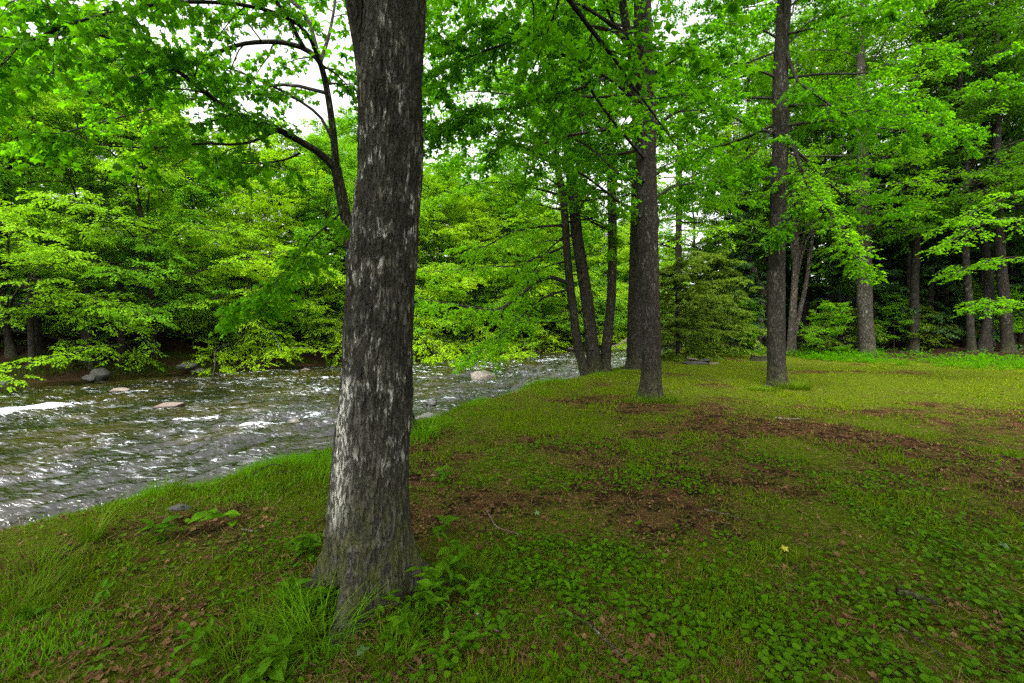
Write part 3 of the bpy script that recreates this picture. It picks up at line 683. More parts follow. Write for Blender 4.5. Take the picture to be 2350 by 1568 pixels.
# ------------------------------------------------------------------ clump of three stems at the water's edge
def clump():
    t = Tree(53); D = 16.4
    S = [[(1347, 882, .22), (1338, 840, .17), (1325, 785, .155), (1311, 680, .145), (1301, 575, .135), (1294, 470, .13), (1283, 400, .12), (1275, 340, .11), (1268, 240, .09), (1262, 120, .06)],
         [(1366, 872, .30), (1363, 830, .26), (1358, 785, .235), (1347, 690, .22), (1335, 610, .21), (1324, 540, .20), (1317, 470, .185), (1305, 350, .16), (1299, 245, .13), (1290, 120, .08)],
         [(1389, 862, .24), (1389, 830, .20), (1393, 785, .18), (1402, 690, .165), (1405, 600, .16), (1405, 500, .155), (1402, 400, .15), (1398, 280, .13), (1392, 190, .10), (1388, 60, .06)]]
    dz = [0, .15, .3]; base = None; ex = []; tops = []
    for k, rows in enumerate(S):
        P = np.array([U(a, b, D + dz[k]) for a, b, c in rows]); P[0, 2] = gz(P[0, 0], P[0, 1]) - .1
        if k == 1: base = base_on_ground(P[0], 0)
        mb = t.wood if k == 0 else MB()
        trunk_mesh(mb, P, [c for a, b, c in rows], 32, 160, .012, 60 + k, [(a, .06, .2, .5) for a in (0, 2, 4)], 26, 3, (), .012)
        tops.append(smooth_path(P, 50))
        if k: ex.append((mb, None))
    L = [limb_px(r, a, b) for r, a, b in (
        ([(1306, 652, 16.4), (1273, 638, 16.2), (1248, 641, 16.0), (1220, 655, 15.8), (1185, 687, 15.6), (1150, 708, 15.4), (1115, 710, 15.3), (1080, 704, 15.2), (1028, 697, 15.0), (968, 685, 14.8)], .075, .014),
        ([(1308, 664, 16.4), (1255, 680, 16.0), (1213, 711, 15.7), (1185, 743, 15.4), (1150, 767, 15.2), (1115, 795, 15.0), (1085, 812, 14.9)], .045, .010),
        ([(1304, 600, 16.4), (1265, 608, 16.6), (1234, 624, 16.8), (1210, 652, 17.0), (1195, 690, 17.1), (1165, 750, 17.2), (1150, 800, 17.2)], .04, .010),
        ([(1300, 565, 16.4), (1237, 590, 16.9), (1185, 610, 17.3), (1132, 612, 17.6), (1080, 617, 17.9), (990, 625, 18.2)], .045, .010),
        ([(1297, 540, 16.4), (1255, 578, 16.0), (1230, 615, 15.7), (1200, 660, 15.4)], .035, .010),
        ([(1296, 518, 16.4), (1258, 519, 16.1), (1203, 526, 15.8), (1160, 540, 15.5), (1115, 565, 15.2), (1080, 568, 15.0)], .05, .010),
        ([(1290, 450, 16.4), (1220, 430, 16.8), (1140, 420, 17.2), (1060, 430, 17.6), (990, 460, 18)], .05, .010),
        ([(1280, 380, 16.4), (1200, 350, 15.9), (1120, 350, 15.4), (1040, 380, 15.0)], .045, .010),
        ([(1275, 340, 16.4), (1180, 280, 16.8), (1080, 260, 17.2), (985, 300, 17.6)], .05, .010),
        ([(1268, 240, 16.4), (1180, 180, 16.9), (1080, 170, 17.4), (985, 210, 17.9)], .04, .010),
        ([(1398, 285, 16.7), (1412, 260, 16.7), (1430, 235, 16.6), (1450, 215, 16.5)], .05, .02),
        ([(1320, 480, 16.5), (1360, 505, 16.5), (1395, 520, 16.4), (1405, 560, 16.3)], .03, .010))]
    cfg = [(18, 1.5), (17, 1.4), (15, 1.3), (12, 1.5), (8, 1.1), (11, 1.4), (12, 1.7), (11, 1.6), (17, 2.1), (17, 2.1), (5, 1.0), (4, .7)]
    for (p, r), (n, sl) in zip(L, cfg): t.sub(p, r, n, sl, 8, .55, .25, .16, .22)
    save = t.wood; t.wood = MB()
    for k, tp in enumerate(tops):
        crown_auto(t, tp, 14, 5.0, float(tp[-1, 2]), 3.6, 9, 1.6, 8, .6, (5, 55), k * 2.0)
    up = t.wood; t.wood = save
    t.foliage(11, .095, MAPLE_S, .6, .55)
    t.crown.merge(up, mats=[1])
    finish_tree(t, "maple_clump", base, "three-stemmed maple clump at the water's edge with low limbs reaching over the river", "tree", M['bark'], M['maple_light'], L, extra=ex)
clump()

# ------------------------------------------------------------------ low maple at the right edge of the wood
def edge_maple():
    t = Tree(67); D = 13.5
    P = np.array([U(2480, 880, D), U(2476, 700, D), U(2470, 480, D), U(2465, 250, D), U(2460, 0, D), U(2450, -300, D)]); P[0, 2] = gz(P[0, 0], P[0, 1]) - .08
    base = base_on_ground(P[0], 0)
    trunk_mesh(t.wood, P, [.2, .15, .14, .12, .10, .05], 32, 120, .01, 5, [(a, .08, .2, .5) for a in (0, 2, 4)])
    L = [limb_px(r, .03, .006) for r in (
        [(2474, 560, 13.5), (2400, 520, 13.2), (2320, 500, 13.0), (2240, 520, 12.8), (2170, 560, 12.7)],
        [(2474, 640, 13.5), (2410, 610, 13.8), (2330, 590, 14.0), (2250, 605, 14.1), (2190, 625, 14.2)],
        [(2470, 480, 13.5), (2400, 450, 13.8), (2330, 450, 14), (2250, 480, 14.2), (2180, 510, 14.3)],
        [(2474, 740, 13.5), (2420, 720, 13.4), (2360, 700, 13.3), (2290, 690, 13.2), (2250, 700, 13.1)])]
    for (p, r) in L: t.sub(p, r, 9, 1.1, 8, .5, .3, .12, .15)
    t.foliage(9, .085, MAPLE_S, .3, .3)
    finish_tree(t, "maple_tree", base, "low maple at the wood's edge whose flat leafy limbs reach in from the frame's side", "tree", M['bark'], M['maple_light'], L)
edge_maple()

# ------------------------------------------------------------------ far bank: waterside trees, woods behind
def poly_at(poly, s):
    p = np.array(poly, float); d = np.r_[0, np.cumsum(np.linalg.norm(np.diff(p, axis=0), axis=1))]
    q = np.array([np.interp(s, d, p[:, 0]), np.interp(s, d, p[:, 1])])
    e = np.array([np.interp(s + 1, d, p[:, 0]), np.interp(s + 1, d, p[:, 1])]) - q
    e = e / np.linalg.norm(e); return q, e

def generic_tree(seed, H, r0, z0, reach, n, nsub, slen, ntw, twlen, nleaf, leaf, tpl, el=(-5, 60), bias=None, droop=.05, tilt=.35, hang=.3, lean=0.0, width=None, bend=.05):
    t = Tree(seed); r = t.rng
    P = t.path((0, 0, -.15), (lean, -lean * .5, 1), H, 14, bend, 0, .02)
    R = r0 * (1 - np.linspace(0, 1, 14) ** 1.1 * .93); R[0] *= 1.7
    P2 = smooth_path(np.concatenate([P, R[:, None]], 1), 40); tube(t.wood, P2[:, :3], P2[:, 3], 12)
    crown_auto(t, P, n, z0, P[-1, 2] * .98, reach, nsub, slen, ntw, twlen, el, r.random() * 6, .4 * r0, bias, droop)
    t.foliage(nleaf, leaf, tpl, tilt, hang, .004)
    return t

def make_proto(t, name, bark, leafm):
    root = empty(name, (0, 0, 0))
    t.wood.obj("trunk", [M[bark]], root); t.crown.obj("crown", [M[leafm], M['twig']], root, smooth=[1])
    return root
def copy_thing(root, loc, rz, sc, label=None, cat=None, group=None):
    c = root.copy(); COL.objects.link(c)
    for ch in root.children:
        d = ch.copy(); COL.objects.link(d); d.parent = c
    c.location = tuple(float(q) for q in loc); c.rotation_euler = (0, 0, rz); c.scale = (sc, sc, sc)
    return tag(c, label, cat, group)
def place_first(root, used, loc, rz, sc, label, cat, group):
    if root.name in used: return copy_thing(root, loc, rz, sc, label, cat, group)
    used.add(root.name); root.location = tuple(float(q) for q in loc); root.rotation_euler = (0, 0, rz); root.scale = (sc, sc, sc)
    return tag(root, label, cat, group)

RIV = -.62      # heading from the far bank to the water
bank = [make_proto(generic_tree(101, 12.5, .15, .7, 5.3, 48, 11, 2.1, 9, .75, 14, .12, KITE, (-16, 60), (RIV, .5), .07), "beech_tree", 'bark_dark', 'beech'),
        make_proto(generic_tree(102, 10.5, .12, .6, 5.2, 44, 11, 2.0, 9, .75, 14, .115, KITE, (-20, 55), (RIV, .55), .08), "beech_tree", 'bark_dark', 'beech_b'),
        make_proto(generic_tree(103, 14.0, .16, .9, 5.1, 48, 11, 2.1, 9, .75, 14, .125, KITE, (-5, 62), (RIV, .45), .06, .45), "bank_tree", 'bark_dark', 'beech_c'),
        make_proto(generic_tree(104, 7.0, .08, .5, 4.0, 32, 10, 1.7, 9, .65, 13, .105, KITE, (-15, 50), (RIV, .4), .09), "beech_sapling", 'bark_grey', 'beech_b')]
used = set()
rows = [  # distance along the far bank, set back, variant, scale, turn, label
 (111.5, 1.6, 0, .95, .3, "bright green beech at the river's left end, its boughs over the grey boulder"),
 (115.2, 2.4, 2, .9, 1.0, "cool green tree rising behind the big pale beech across the river"),
 (117.0, 1.2, 0, 1.05, 2.2, "largest pale beech across the river, spreading above the flared root stump"),
 (120.6, .9, 3, .95, .5, "low yellow-green beech beside the twin dark trunks across the river"),
 (122.8, 2.2, 1, 1.1, 4.0, "yellow-green beech with drooping tiers above the pink river rock"),
 (126.0, 1.3, 2, .85, 2.6, "blue-green waterside tree between the two yellow-green beeches across the river"),
 (128.2, .8, 3, 1.1, 3.0, "small beech whose lowest spray nearly touches the far water"),
 (131.0, 1.8, 1, 1.15, 1.4, "tall yellow-green beech across the river just left of the thick trunk"),
 (134.6, 1.5, 0, 1.0, 5.0, "pale beech across the river hidden partly by the thick grey trunk"),
 (138.2, 1.4, 1, 1.1, .9, "yellow-green beech across the river just right of the thick trunk"),
 (142.0, 1.6, 2, 1.0, 3.7, "cool green tree across the river behind the clump's lowest bough"),
 (146.0, 1.3, 0, 1.1, 1.9, "pale beech on the far bank behind the tan river boulder"),
 (150.5, 1.6, 1, 1.2, 2.9, "bright yellow-green tree on the far bank left of the three-stemmed clump"),
 (155.5, 1.8, 2, 1.1, .2, "leafy tree on the far bank seen between the clump's stems"),
 (161.0, 2.2, 1, 1.2, 4.4, "bright tree at the river bend above the stranded white log"),
 (168.0, 2.0, 0, 1.2, 5.5, "leafy tree at the far river bend behind the young hemlock")]
for s, off, k, sc, rz, lab in rows:
    q, e = poly_at(FAR, s + 49); q = q + np.array([-e[1], e[0]]) * (off + .9)
    place_first(bank[k], used, (q[0], q[1], gz(q[0], q[1]) - .05), (rz - 2.5) * .25, sc * 1.1, lab, "tree", "leafy trees along the far bank")

def far_woods():
    vs_ = [generic_tree(200 + i, 13 + 2 * i, .2, 1.5, 4.2, 32, 9, 2.1, 7, .8, 10, .21, KITE, (-10, 60)) for i in range(3)]
    rng = np.random.default_rng(5); mb = MB(); done = []
    for k in range(400):
        s = rng.uniform(146, 245); off = rng.uniform(3.5, 26); q, e = poly_at(FAR, s); q = q + np.array([-e[1], e[0]]) * off
        if any((q[0] - a) ** 2 + (q[1] - b) ** 2 < (2.9 + off * .03) ** 2 for a, b in done): continue
        done.append(q); v = vs_[rng.integers(3)]; b = rng.integers(0, 3)
        mm = [[0], [1], [2]][b]; sc = rng.uniform(.75, 1.05)
        mb.merge(v.wood, rng.random() * 6.28, sc, (q[0], q[1], gz(*q) - .1), [3]); mb.merge(v.crown, rng.random() * 6.28, sc, (q[0], q[1], gz(*q) - .1), [mm[0], 3])
        if len(done) > 84: break
    o = mb.obj("far_bank_woods", [M['beech'], M['beech_c'], M['beech_b'], M['bark']], smooth=[3]); tag(o, kind="stuff")
far_woods()

# ------------------------------------------------------------------ the wood beyond the lawn
WG = "trees at the edge of the wood"
def wood_tree(name, label, seed, D, rows, bark='bark', leaf='wood_leaf', H=19, z0=6.0, reach=4.6, n=26, stems=(), leafs=.14, nleaf=9, group=WG):
    t = Tree(seed); P = [U(a, b, D) for a, b, c in rows]; R = [c for a, b, c in rows]
    P[0][2] = gz(P[0][0], P[0][1]) - .1; base = base_on_ground(P[0], 0); d = nrm(P[-1] - P[0]); k = max(H - P[-1][2], 1)
    P.append(P[-1] + (d * .4 + Z * .6) * k * .55); P.append(P[-1] + Z * k * .5); R += [R[-1] * .7, .03]; P = np.array(P)
    trunk_mesh(t.wood, P, R, 28, 130, .02, seed, [(a + seed, .12, .25, .5) for a in (0, 2.1, 4.2)], 18, 2.5, (), .02)
    ex = []
    for st in stems:
        Q = np.array([U(a, b, D + .1) for a, b, c in st]); mb = MB(); q = smooth_path(np.concatenate([Q, np.array([[c] for a, b, c in st])], 1), 24)
        tube(mb, q[:, :3], q[:, 3], 10); ex.append((mb, None))
    crown_auto(t, smooth_path(P, 40), n, z0, float(P[-1, 2]) * .99, reach, 9, 2.0, 8, .7, (-8, 55), seed * 1.3, .07)
    t.foliage(nleaf, leafs, KITE, .4, .3, .004)
    return finish_tree(t, name, base, label, "tree", M[bark], M[leaf], group=group, extra=ex)

def col(x, y0, y1, r, dx=0, n=5): return [(x + dx * i / (n - 1), y0 + (y1 - y0) * i / (n - 1), r * (1.25 if i == 0 else 1 - .12 * i / (n - 1))) for i in range(n)]
wood_tree("maple_tree", "stout pale-barked tree on the lawn's far border, thickest trunk of the wood's edge", 301, 24, [(1991, 820, .46), (1989, 800, .37), (1986, 740, .34), (1984, 680, .33), (1983, 600, .32), (1982, 540, .31), (1980, 450, .30), (1978, 370, .28), (1975, 250, .22)], 'bark_wood', z0=6, n=34)
wood_tree("pine_tree", "smooth grey trunk close behind the stout pale-barked tree", 302, 29, col(1957, 800, 440, .35, -3), 'bark_grey', z0=9)
wood_tree("pine_tree", "grey leaning trunk second in line left of the stout pale tree", 303, 30, col(1940, 800, 440, .26, -20), 'bark_grey', z0=9)
wood_tree("pine_tree", "thin brown trunk standing third left of the stout pale tree", 304, 31, col(1906, 800, 440, .19, 4), 'bark_pale', z0=9)
wood_tree("forked_tree", "slim many-stemmed tree forking like a fan just right of the lone lawn maple", 305, 27, [(1816, 792, .30), (1817, 760, .21), (1820, 700, .19), (1826, 600, .17), (1826, 540, .16), (1823, 470, .13), (1825, 380, .1)], 'bark_wood', z0=6.0,
          stems=[[(1819, 786, .15), (1832, 730, .14), (1850, 650, .12), (1858, 590, .11), (1868, 520, .09), (1880, 440, .07), (1895, 350, .05)], [(1824, 620, .12), (1814, 530, .11), (1803, 470, .09), (1794, 400, .06)], [(1826, 610, .09), (1840, 560, .08), (1858, 490, .07), (1872, 400, .05)], [(1826, 650, .08), (1848, 560, .07), (1880, 500, .06), (1900, 430, .04)]])
wood_tree("maple_tree", "mossy slim trunk in the gap right of the stout pale tree", 306, 24.5, [(2097, 816, .24), (2098, 790, .2), (2098, 740, .19), (2099, 640, .18), (2103, 560, .17), (2107, 400, .16), (2112, 250, .12), (2116, 150, .09)], 'bark')
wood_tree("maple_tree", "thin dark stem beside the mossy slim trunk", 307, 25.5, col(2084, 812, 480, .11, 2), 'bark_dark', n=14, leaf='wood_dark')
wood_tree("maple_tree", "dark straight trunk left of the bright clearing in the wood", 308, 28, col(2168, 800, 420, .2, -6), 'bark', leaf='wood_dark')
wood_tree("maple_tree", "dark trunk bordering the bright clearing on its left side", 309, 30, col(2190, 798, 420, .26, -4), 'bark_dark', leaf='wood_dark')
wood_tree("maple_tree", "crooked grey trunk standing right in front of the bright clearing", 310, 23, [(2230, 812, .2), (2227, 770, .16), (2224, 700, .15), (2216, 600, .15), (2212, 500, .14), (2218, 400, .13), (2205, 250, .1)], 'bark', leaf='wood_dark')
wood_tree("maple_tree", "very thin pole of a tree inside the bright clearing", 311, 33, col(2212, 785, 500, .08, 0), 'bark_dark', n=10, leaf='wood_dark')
wood_tree("maple_tree", "shadowed trunk between the crooked grey trunk and the frame's edge", 312, 26, col(2270, 803, 420, .19, 6), 'bark_dark', leaf='wood_dark')
wood_tree("maple_tree", "rough dark trunk behind the low maple limbs at the frame's edge", 313, 22.5, [(2313, 812, .3), (2311, 780, .23), (2305, 700, .22), (2296, 600, .2), (2290, 480, .19), (2286, 350, .17)], 'bark', leaf='wood_dark')
wood_tree("maple_tree", "upright brown trunk behind the young hemlocks, left of the lone lawn maple", 314, 30, col(1714, 785, 480, .2, 0), 'bark', z0=7)
wood_tree("birch_tree", "crooked pale trunk bending left close beside the lone lawn maple", 315, 29, [(1738, 783, .22), (1746, 730, .18), (1752, 670, .17), (1738, 640, .15), (1718, 590, .13), (1706, 525, .11), (1699, 460, .09)], 'bark_pale', z0=7, H=14, n=16)
wood_tree("maple_tree", "slim upright trunk tight against the lone lawn maple's left side", 316, 31, col(1760, 780, 450, .15, -6), 'bark', z0=8)
wood_tree("maple_tree", "tall dark trunk rising out of the young hemlock by the river", 317, 31, col(1556, 790, 400, .22, 2), 'bark_dark', z0=6.5, leaf='beech')

def hemlock(seed, H, r0, z0, reach, n, leaf=.085, nleaf=20, nsub=10, ex=.75):
    t = Tree(seed); P = t.path((0, 0, -.1), (0, 0, 1), H, 12, .02); R = r0 * (1 - np.linspace(0, 1, 12) * .95); tube(t.wood, P, R, 10); r = t.rng
    for i in range(n):
        f = (i + r.random()) / n; z = z0 + (H * .98 - z0) * f; p = np.array([np.interp(z, P[:, 2], P[:, k]) for k in range(3)])
        a = i * 2.39996 + r.normal(0, .3); L = reach * (1 - f) ** ex * r.uniform(.4, 1.3) + .25; e = math.radians(r.uniform(-12, 18) + 25 * f)
        q = t.path(p, (math.cos(a) * math.cos(e), math.sin(a) * math.cos(e), math.sin(e)), L, 8, .07, .12); rr = np.linspace(.03 * (1 - .6 * f), .004, 8); tube(t.wood, q, rr, 5)
        t.sub(q, rr, nsub, .42 * L + .15, 7, .32, .1, .12, .22, ang=(40, 60), tipgain=.55)
    t.foliage(nleaf, leaf, NEEDLE, .3, .25, .0025, pet=.1)
    return t
HP = [make_proto(hemlock(401, 5.6, .12, .3, 2.6, 66, .09, 16, ex=.42), "hemlock_tree", 'bark_dark', 'hemlock_y'),
      make_proto(hemlock(402, 12, .17, .8, 3.1, 80, .10, 14, ex=.5), "hemlock_tree", 'bark_dark', 'hemlock'),
      make_proto(hemlock(403, 15, .2, 1.2, 3.4, 74, .11, 14), "hemlock_tree", 'bark_dark', 'hemlock'),
      make_proto(hemlock(404, 2.6, .05, .2, 1.5, 26, .08, 14, 7), "hemlock_sapling", 'bark_dark', 'hemlock_y')]
used = set()
for px, D, k, sc, rz, lab in (
    (1556, 22.5, 0, .85, 0, "yellowish young hemlock nearest the river, just right of the forking lawn maple"),
    (1632, 25, 0, 1.0, 2, "bushy young hemlock behind the stone heap on the lawn"),
    (1680, 29, 1, .85, 1, "taller dark hemlock rising behind the bushy young ones"),
    (2036, 27, 1, .95, 4, "dark hemlock filling the gap right of the stout pale tree"),
    (2140, 29, 2, .95, 5, "dark hemlock between the mossy slim trunk and the bright clearing"),
    (2072, 32, 2, 1.0, 3, "tall hemlock deep in shade behind the mossy slim trunk"),
    (2262, 31, 2, .95, 2.5, "shadowed hemlock right of the bright clearing"),
    (2345, 27, 1, 1.05, 1.2, "dark hemlock behind the low maple limbs at the frame's edge"),
    (1880, 33, 2, .95, .6, "dark hemlock in the shade behind the fan-forked tree"),
    (1925, 25.5, 3, 1.1, .2, "low feathery hemlock at the foot of the stout pale tree"),
    (2120, 25, 3, .9, 1.1, "small feathery hemlock beside the mossy slim trunk")):
    x = (px - 1175) / 1044 * D
    place_first(HP[k], used, (x, D, gz(x, D)), rz, sc, lab, "hemlock", "hemlocks in the wood")

sap = [make_proto(generic_tree(451, 4.2, .035, .6, 1.7, 18, 6, .8, 7, .42, 9, .10, KITE, (5, 50), None, .04), "maple_sapling", 'bark', 'maple_light')]
used = set()
for px, D, sc, rz, lab in ((1880, 24, .7, 0, "bright leafy sapling left of the stout pale tree"), (2052, 25, .8, 2, "bright thin sapling right of the stout pale tree"), (1690, 28, .8, 1, "bright sapling under the tall dark hemlock"), (2300, 24, .9, 3, "sapling glowing green before the dark trunks near the frame's edge")):
    x = (px - 1175) / 1044 * D
    place_first(sap[0], used, (x, D, gz(x, D)), rz, sc, lab, "sapling", "maple saplings in the wood")

def deep_woods():
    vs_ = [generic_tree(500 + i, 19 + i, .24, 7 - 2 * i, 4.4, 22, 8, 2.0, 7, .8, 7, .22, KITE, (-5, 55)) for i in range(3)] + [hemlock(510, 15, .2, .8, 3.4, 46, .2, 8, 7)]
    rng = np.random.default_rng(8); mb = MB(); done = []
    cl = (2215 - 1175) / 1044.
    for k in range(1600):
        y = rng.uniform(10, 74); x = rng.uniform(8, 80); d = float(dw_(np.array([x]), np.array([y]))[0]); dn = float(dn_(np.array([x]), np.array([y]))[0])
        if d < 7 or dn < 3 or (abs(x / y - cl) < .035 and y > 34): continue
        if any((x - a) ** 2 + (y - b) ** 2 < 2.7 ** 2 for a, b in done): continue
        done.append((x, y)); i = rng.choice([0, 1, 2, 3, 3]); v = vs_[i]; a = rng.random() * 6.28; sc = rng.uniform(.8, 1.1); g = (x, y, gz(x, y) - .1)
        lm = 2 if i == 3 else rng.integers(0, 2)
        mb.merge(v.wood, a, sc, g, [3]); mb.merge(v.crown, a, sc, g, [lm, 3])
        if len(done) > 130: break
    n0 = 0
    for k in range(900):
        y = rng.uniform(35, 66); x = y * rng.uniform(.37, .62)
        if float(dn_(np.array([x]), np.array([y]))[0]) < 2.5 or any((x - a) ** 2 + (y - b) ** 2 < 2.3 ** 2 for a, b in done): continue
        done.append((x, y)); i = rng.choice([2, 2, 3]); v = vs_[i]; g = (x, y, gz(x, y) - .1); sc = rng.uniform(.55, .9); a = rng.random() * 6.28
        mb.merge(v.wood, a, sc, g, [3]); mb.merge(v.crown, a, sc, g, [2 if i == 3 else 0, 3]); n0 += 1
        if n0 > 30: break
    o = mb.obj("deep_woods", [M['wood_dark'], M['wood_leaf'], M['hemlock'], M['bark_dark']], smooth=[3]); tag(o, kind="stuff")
deep_woods()

bk = [make_proto(generic_tree(601, 13, .2, 4.5, 5.4, 36, 10, 2.1, 9, .7, 12, .13, KITE, (0, 55)), "maple_tree", 'bark', 'maple')]  # unseen trees added to shade the foreground and cut light from behind
used = set()
for x, y, sc, rz, lab in ((-3.2, -4.6, 1.0, 0, "spreading maple on the bank behind the viewer's left shoulder"), (3.6, -3.8, 1.05, 2, "unseen maple added behind the viewer to shade the lawn"), (10.5, -3.0, 1.0, 4, "spreading maple at the lawn's far corner behind the viewer")):
    place_first(bk[0], used, (x, y, gz(x, y)), rz, sc, lab, "tree", "added shade maples behind the viewer")

# ------------------------------------------------------------------ rocks, logs, stump, sticks
def rock(name, label, c, size, mat, seed, rz=0.0, sharp=.35, group=None, cat="rock", sink=.3):
    n, m = 34, 48; ph = np.linspace(0.001, math.pi - .001, n); th = np.arange(m) * 2 * math.pi / m
    d = np.stack([np.sin(ph)[:, None] * np.cos(th), np.sin(ph)[:, None] * np.sin(th), np.repeat(np.cos(ph)[:, None], m, 1)], -1).reshape(-1, 3)
    rng = np.random.default_rng(seed); r = np.ones(len(d))
    for k in range(11):                               # facets
        a = nrm(rng.normal(0, 1, 3)); off = rng.uniform(.62, .95); dot = d @ a
        r = np.minimum(r, np.where(dot > .05, off / np.maximum(dot, .05), 9))
    r = r * (1 + (fbm(d * 1.6 + seed, 3, seed) - .5) * sharp + (fbm(d * 7 + seed, 3, seed + 4) - .5) * .10)
    v = d * r[:, None] * np.array(size) * .5; v[:, 2] += size[2] * (.5 - sink)
    mb = MB(); mb.add(v, [grid_faces(n, m)]); o = mb.obj(name, [M[mat]]); o.location = tuple(float(q) for q in c); o.rotation_euler = (0, 0, rz)
    return tag(o, label, cat, group)
def wpt(px, py, z=WATER_Z):
    k = U(px, py, 1.0); D = (z - CAMZ) / (k[2] - CAMZ); return U(px, py, D)
RG = "rocks in the river"
rock("boulder", "large tan boulder standing out of the rapids in mid-river", wpt(1110, 874), (1.25, .9, .78), 'rock_tan', 3, .25, .3, RG, sink=.36)
rock("river_rock", "flat pinkish rock awash near the far bank, left of the mid-river slab", wpt(278, 901), (.62, .4, .26), 'rock_pink', 5, .3, .3, RG)
rock("river_rock", "long flat tan slab sloping out of the water at mid-river", wpt(390, 935), (.78, .4, .24), 'rock_pink', 6, .45, .3, RG)
rock("river_rock", "pink flat rock by the far bank, left of the thick trunk", wpt(700, 851), (.62, .4, .2), 'rock_pink', 7, .2, .3, RG)
rock("river_rock", "whitish rock with foam in mid-river close left of the thick trunk", wpt(677, 973), (.27, .2, .17), 'rock_tan', 8, .2, .4, RG)
rock("river_rock", "small black stone breaking the water left of the whitish rock", wpt(478, 1012), (.14, .1, .1), 'rock_dark', 9, 0, .4, RG)
rock("bank_rock", "dark rounded stone in the shallows beneath the near bank", wpt(990, 932), (.30, .24, .26), 'rock_dark', 10, 0, .3, RG)
rock("bank_rock", "dark stone at the grass edge, larger of the two by the bank", wpt(1180, 920), (.50, .35, .3), 'rock_dark', 11, .2, .3, RG)
rock("bank_rock", "grey stone tucked in the bank grass beside the shallows", wpt(1118, 940), (.36, .3, .42), 'rock_grey', 12, .8, .3, RG)
p = wpt(992, 978); rock("flat_stone", "flat grey slab jutting from the near bank beside the leaning maple", p + (0, .1, .10), (.95, .55, .34), 'rock_grey', 13, .35, .2)
FG = "rocks along the far bank"
rock("boulder", "big grey boulder on the far bank at the river's left end", wpt(36, 872) + (-.3, 1.2, .5), (1.9, 1.2, .95), 'rock_shade', 21, .4, .3, FG)
rock("bank_rock", "grey upright block at the water's foot under the flared root stump", wpt(218, 874) + (0, .3, .15), (.75, .5, .62), 'rock_shade', 22, .3, .3, FG)
rock("bank_rock", "low grey stone left of the upright block on the far bank", wpt(192, 880) + (0, .3, .1), (.6, .4, .35), 'rock_shade', 23, .1, .3, FG)
rock("bank_rock", "tan rock on the far bank under the small drooping beech", wpt(398, 862) + (0, 1.0, .3), (1.0, .7, .5), 'rock_shade', 24, .1, .3, FG)
rock("boulder", "pale rounded boulder on the far slope beside the thin pale stem", wpt(584, 843) + (.2, 1.6, .75), (1.0, .8, .9), 'rock_shade', 25, .1, .3, FG)
rock("bank_rock", "small tan stone right of the tan rock on the far bank", wpt(455, 850) + (0, .8, .25), (.5, .4, .35), 'rock_shade', 26, .1, .3, FG)
for i, (px, lab) in enumerate(((1240, "pale stone on the far shore left of the clump"), (1310, "pale stone on the far shore seen beside the clump's first stem"), (1333, "pale flat stone on the far shore between the clump's stems"), (1412, "white boulder lying under the stranded log"), (1441, "white boulder at the tip of the stranded log"))):
    q = wpt(px, 806); q = q + (0, .6, .05)
    rock("shore_rock", lab, q, (1.0 + .3 * (i > 2), .6, .5 + .3 * (i > 2)), 'rock_pink' if i < 3 else 'rock_tan', 30 + i, .2 * i, .3, FG)

def cobbles():
    r = np.random.default_rng(19); first = {}
    for side, n, lab, grp, mats in ((0, 22, "small dark wet stone along the far bank's waterline", "stones along the far waterline", ('rock_shade', 'rock_dark')), (1, 12, "small dark wet stone in the shallows under the near bank", "stones in the near shallows", ('rock_dark', 'rock_shade'))):
        for k in range(n):
            q, e = poly_at(FAR, r.uniform(158, 204)) if side == 0 else poly_at(NEAR, r.uniform(138, 150)); q = q + np.array([-e[1], e[0]]) * r.uniform(-.25, .5)
            sz = r.uniform(.22, .6) * (1.15 if side == 0 else .6); key = (side, k % 2)
            if key not in first: o = first[key] = rock("river_stone", lab, (q[0], q[1], WATER_Z), (1, .75, .55), mats[k % 2], 90 + k + side * 7, 0, .35, grp, "stone", .35)
            else: o = first[key].copy(); COL.objects.link(o)
            o.location = (q[0], q[1], WATER_Z - .01); o.scale = (sz, sz * r.uniform(.8, 1.2), sz * r.uniform(.7, 1.1)); o.rotation_euler = (0, 0, r.random() * 6.28)
cobbles()

def log_obj(name, label, pts, rads, mat, cat, sides=10, twigs=(), group=None, rings=18):
    mb = MB(); q = smooth_path(np.concatenate([np.array(pts), np.array(rads)[:, None]], 1), rings); P = q[:, :3].copy()
    P += (fbm(P * 5, 2, 3)[:, None] - .5) * q[:, 3:4] * .8
    tube(mb, P, q[:, 3], sides)
    for tw, r in twigs: s_ = smooth_path(np.array(tw), 10); tube(mb, s_, np.linspace(r, r * .4, 10), 6)
    for e in (0, -1):                                   # closed ends
        i = mb.v[0].reshape(-1, 3); k = np.arange(sides) + (0 if e == 0 else (rings - 1) * sides); mb.f.append((k[None, ::-1] if e == 0 else k[None], 0, np.array([.5])))
    o = mb.obj(name, [M[mat]], None, pts[0]); return tag(o, label, cat, group)
a = wpt(1405, 806) + (0, .8, .1); log_obj("driftwood_log", "bleached white log stranded at the far river bend", [a, a + (.9, .3, .45), a + (1.9, .6, 1.0), a + (2.4, .8, 1.1)], [.22, .24, .2, .14], 'stick_pale', "log")
SG = "fallen sticks on the ground"
def stick(label, pix, r, mat='bark', lift=.012, twigs=(), name="fallen_stick", cat="stick"):
    pts = [G(*p) + (0, 0, r + lift) for p in pix]
    return log_obj(name, label, pts, np.linspace(r, r * .55, len(pts)), mat, cat, 8, [([G(*p[:2]) + (0, 0, p[2]) for p in tw], rr) for tw, rr in twigs], SG)
stick("curved dead stick with a pale tip right of the thick trunk", [(1118, 1178), (1128, 1195), (1140, 1215), (1165, 1224), (1198, 1234)], .008, 'stick_pale')
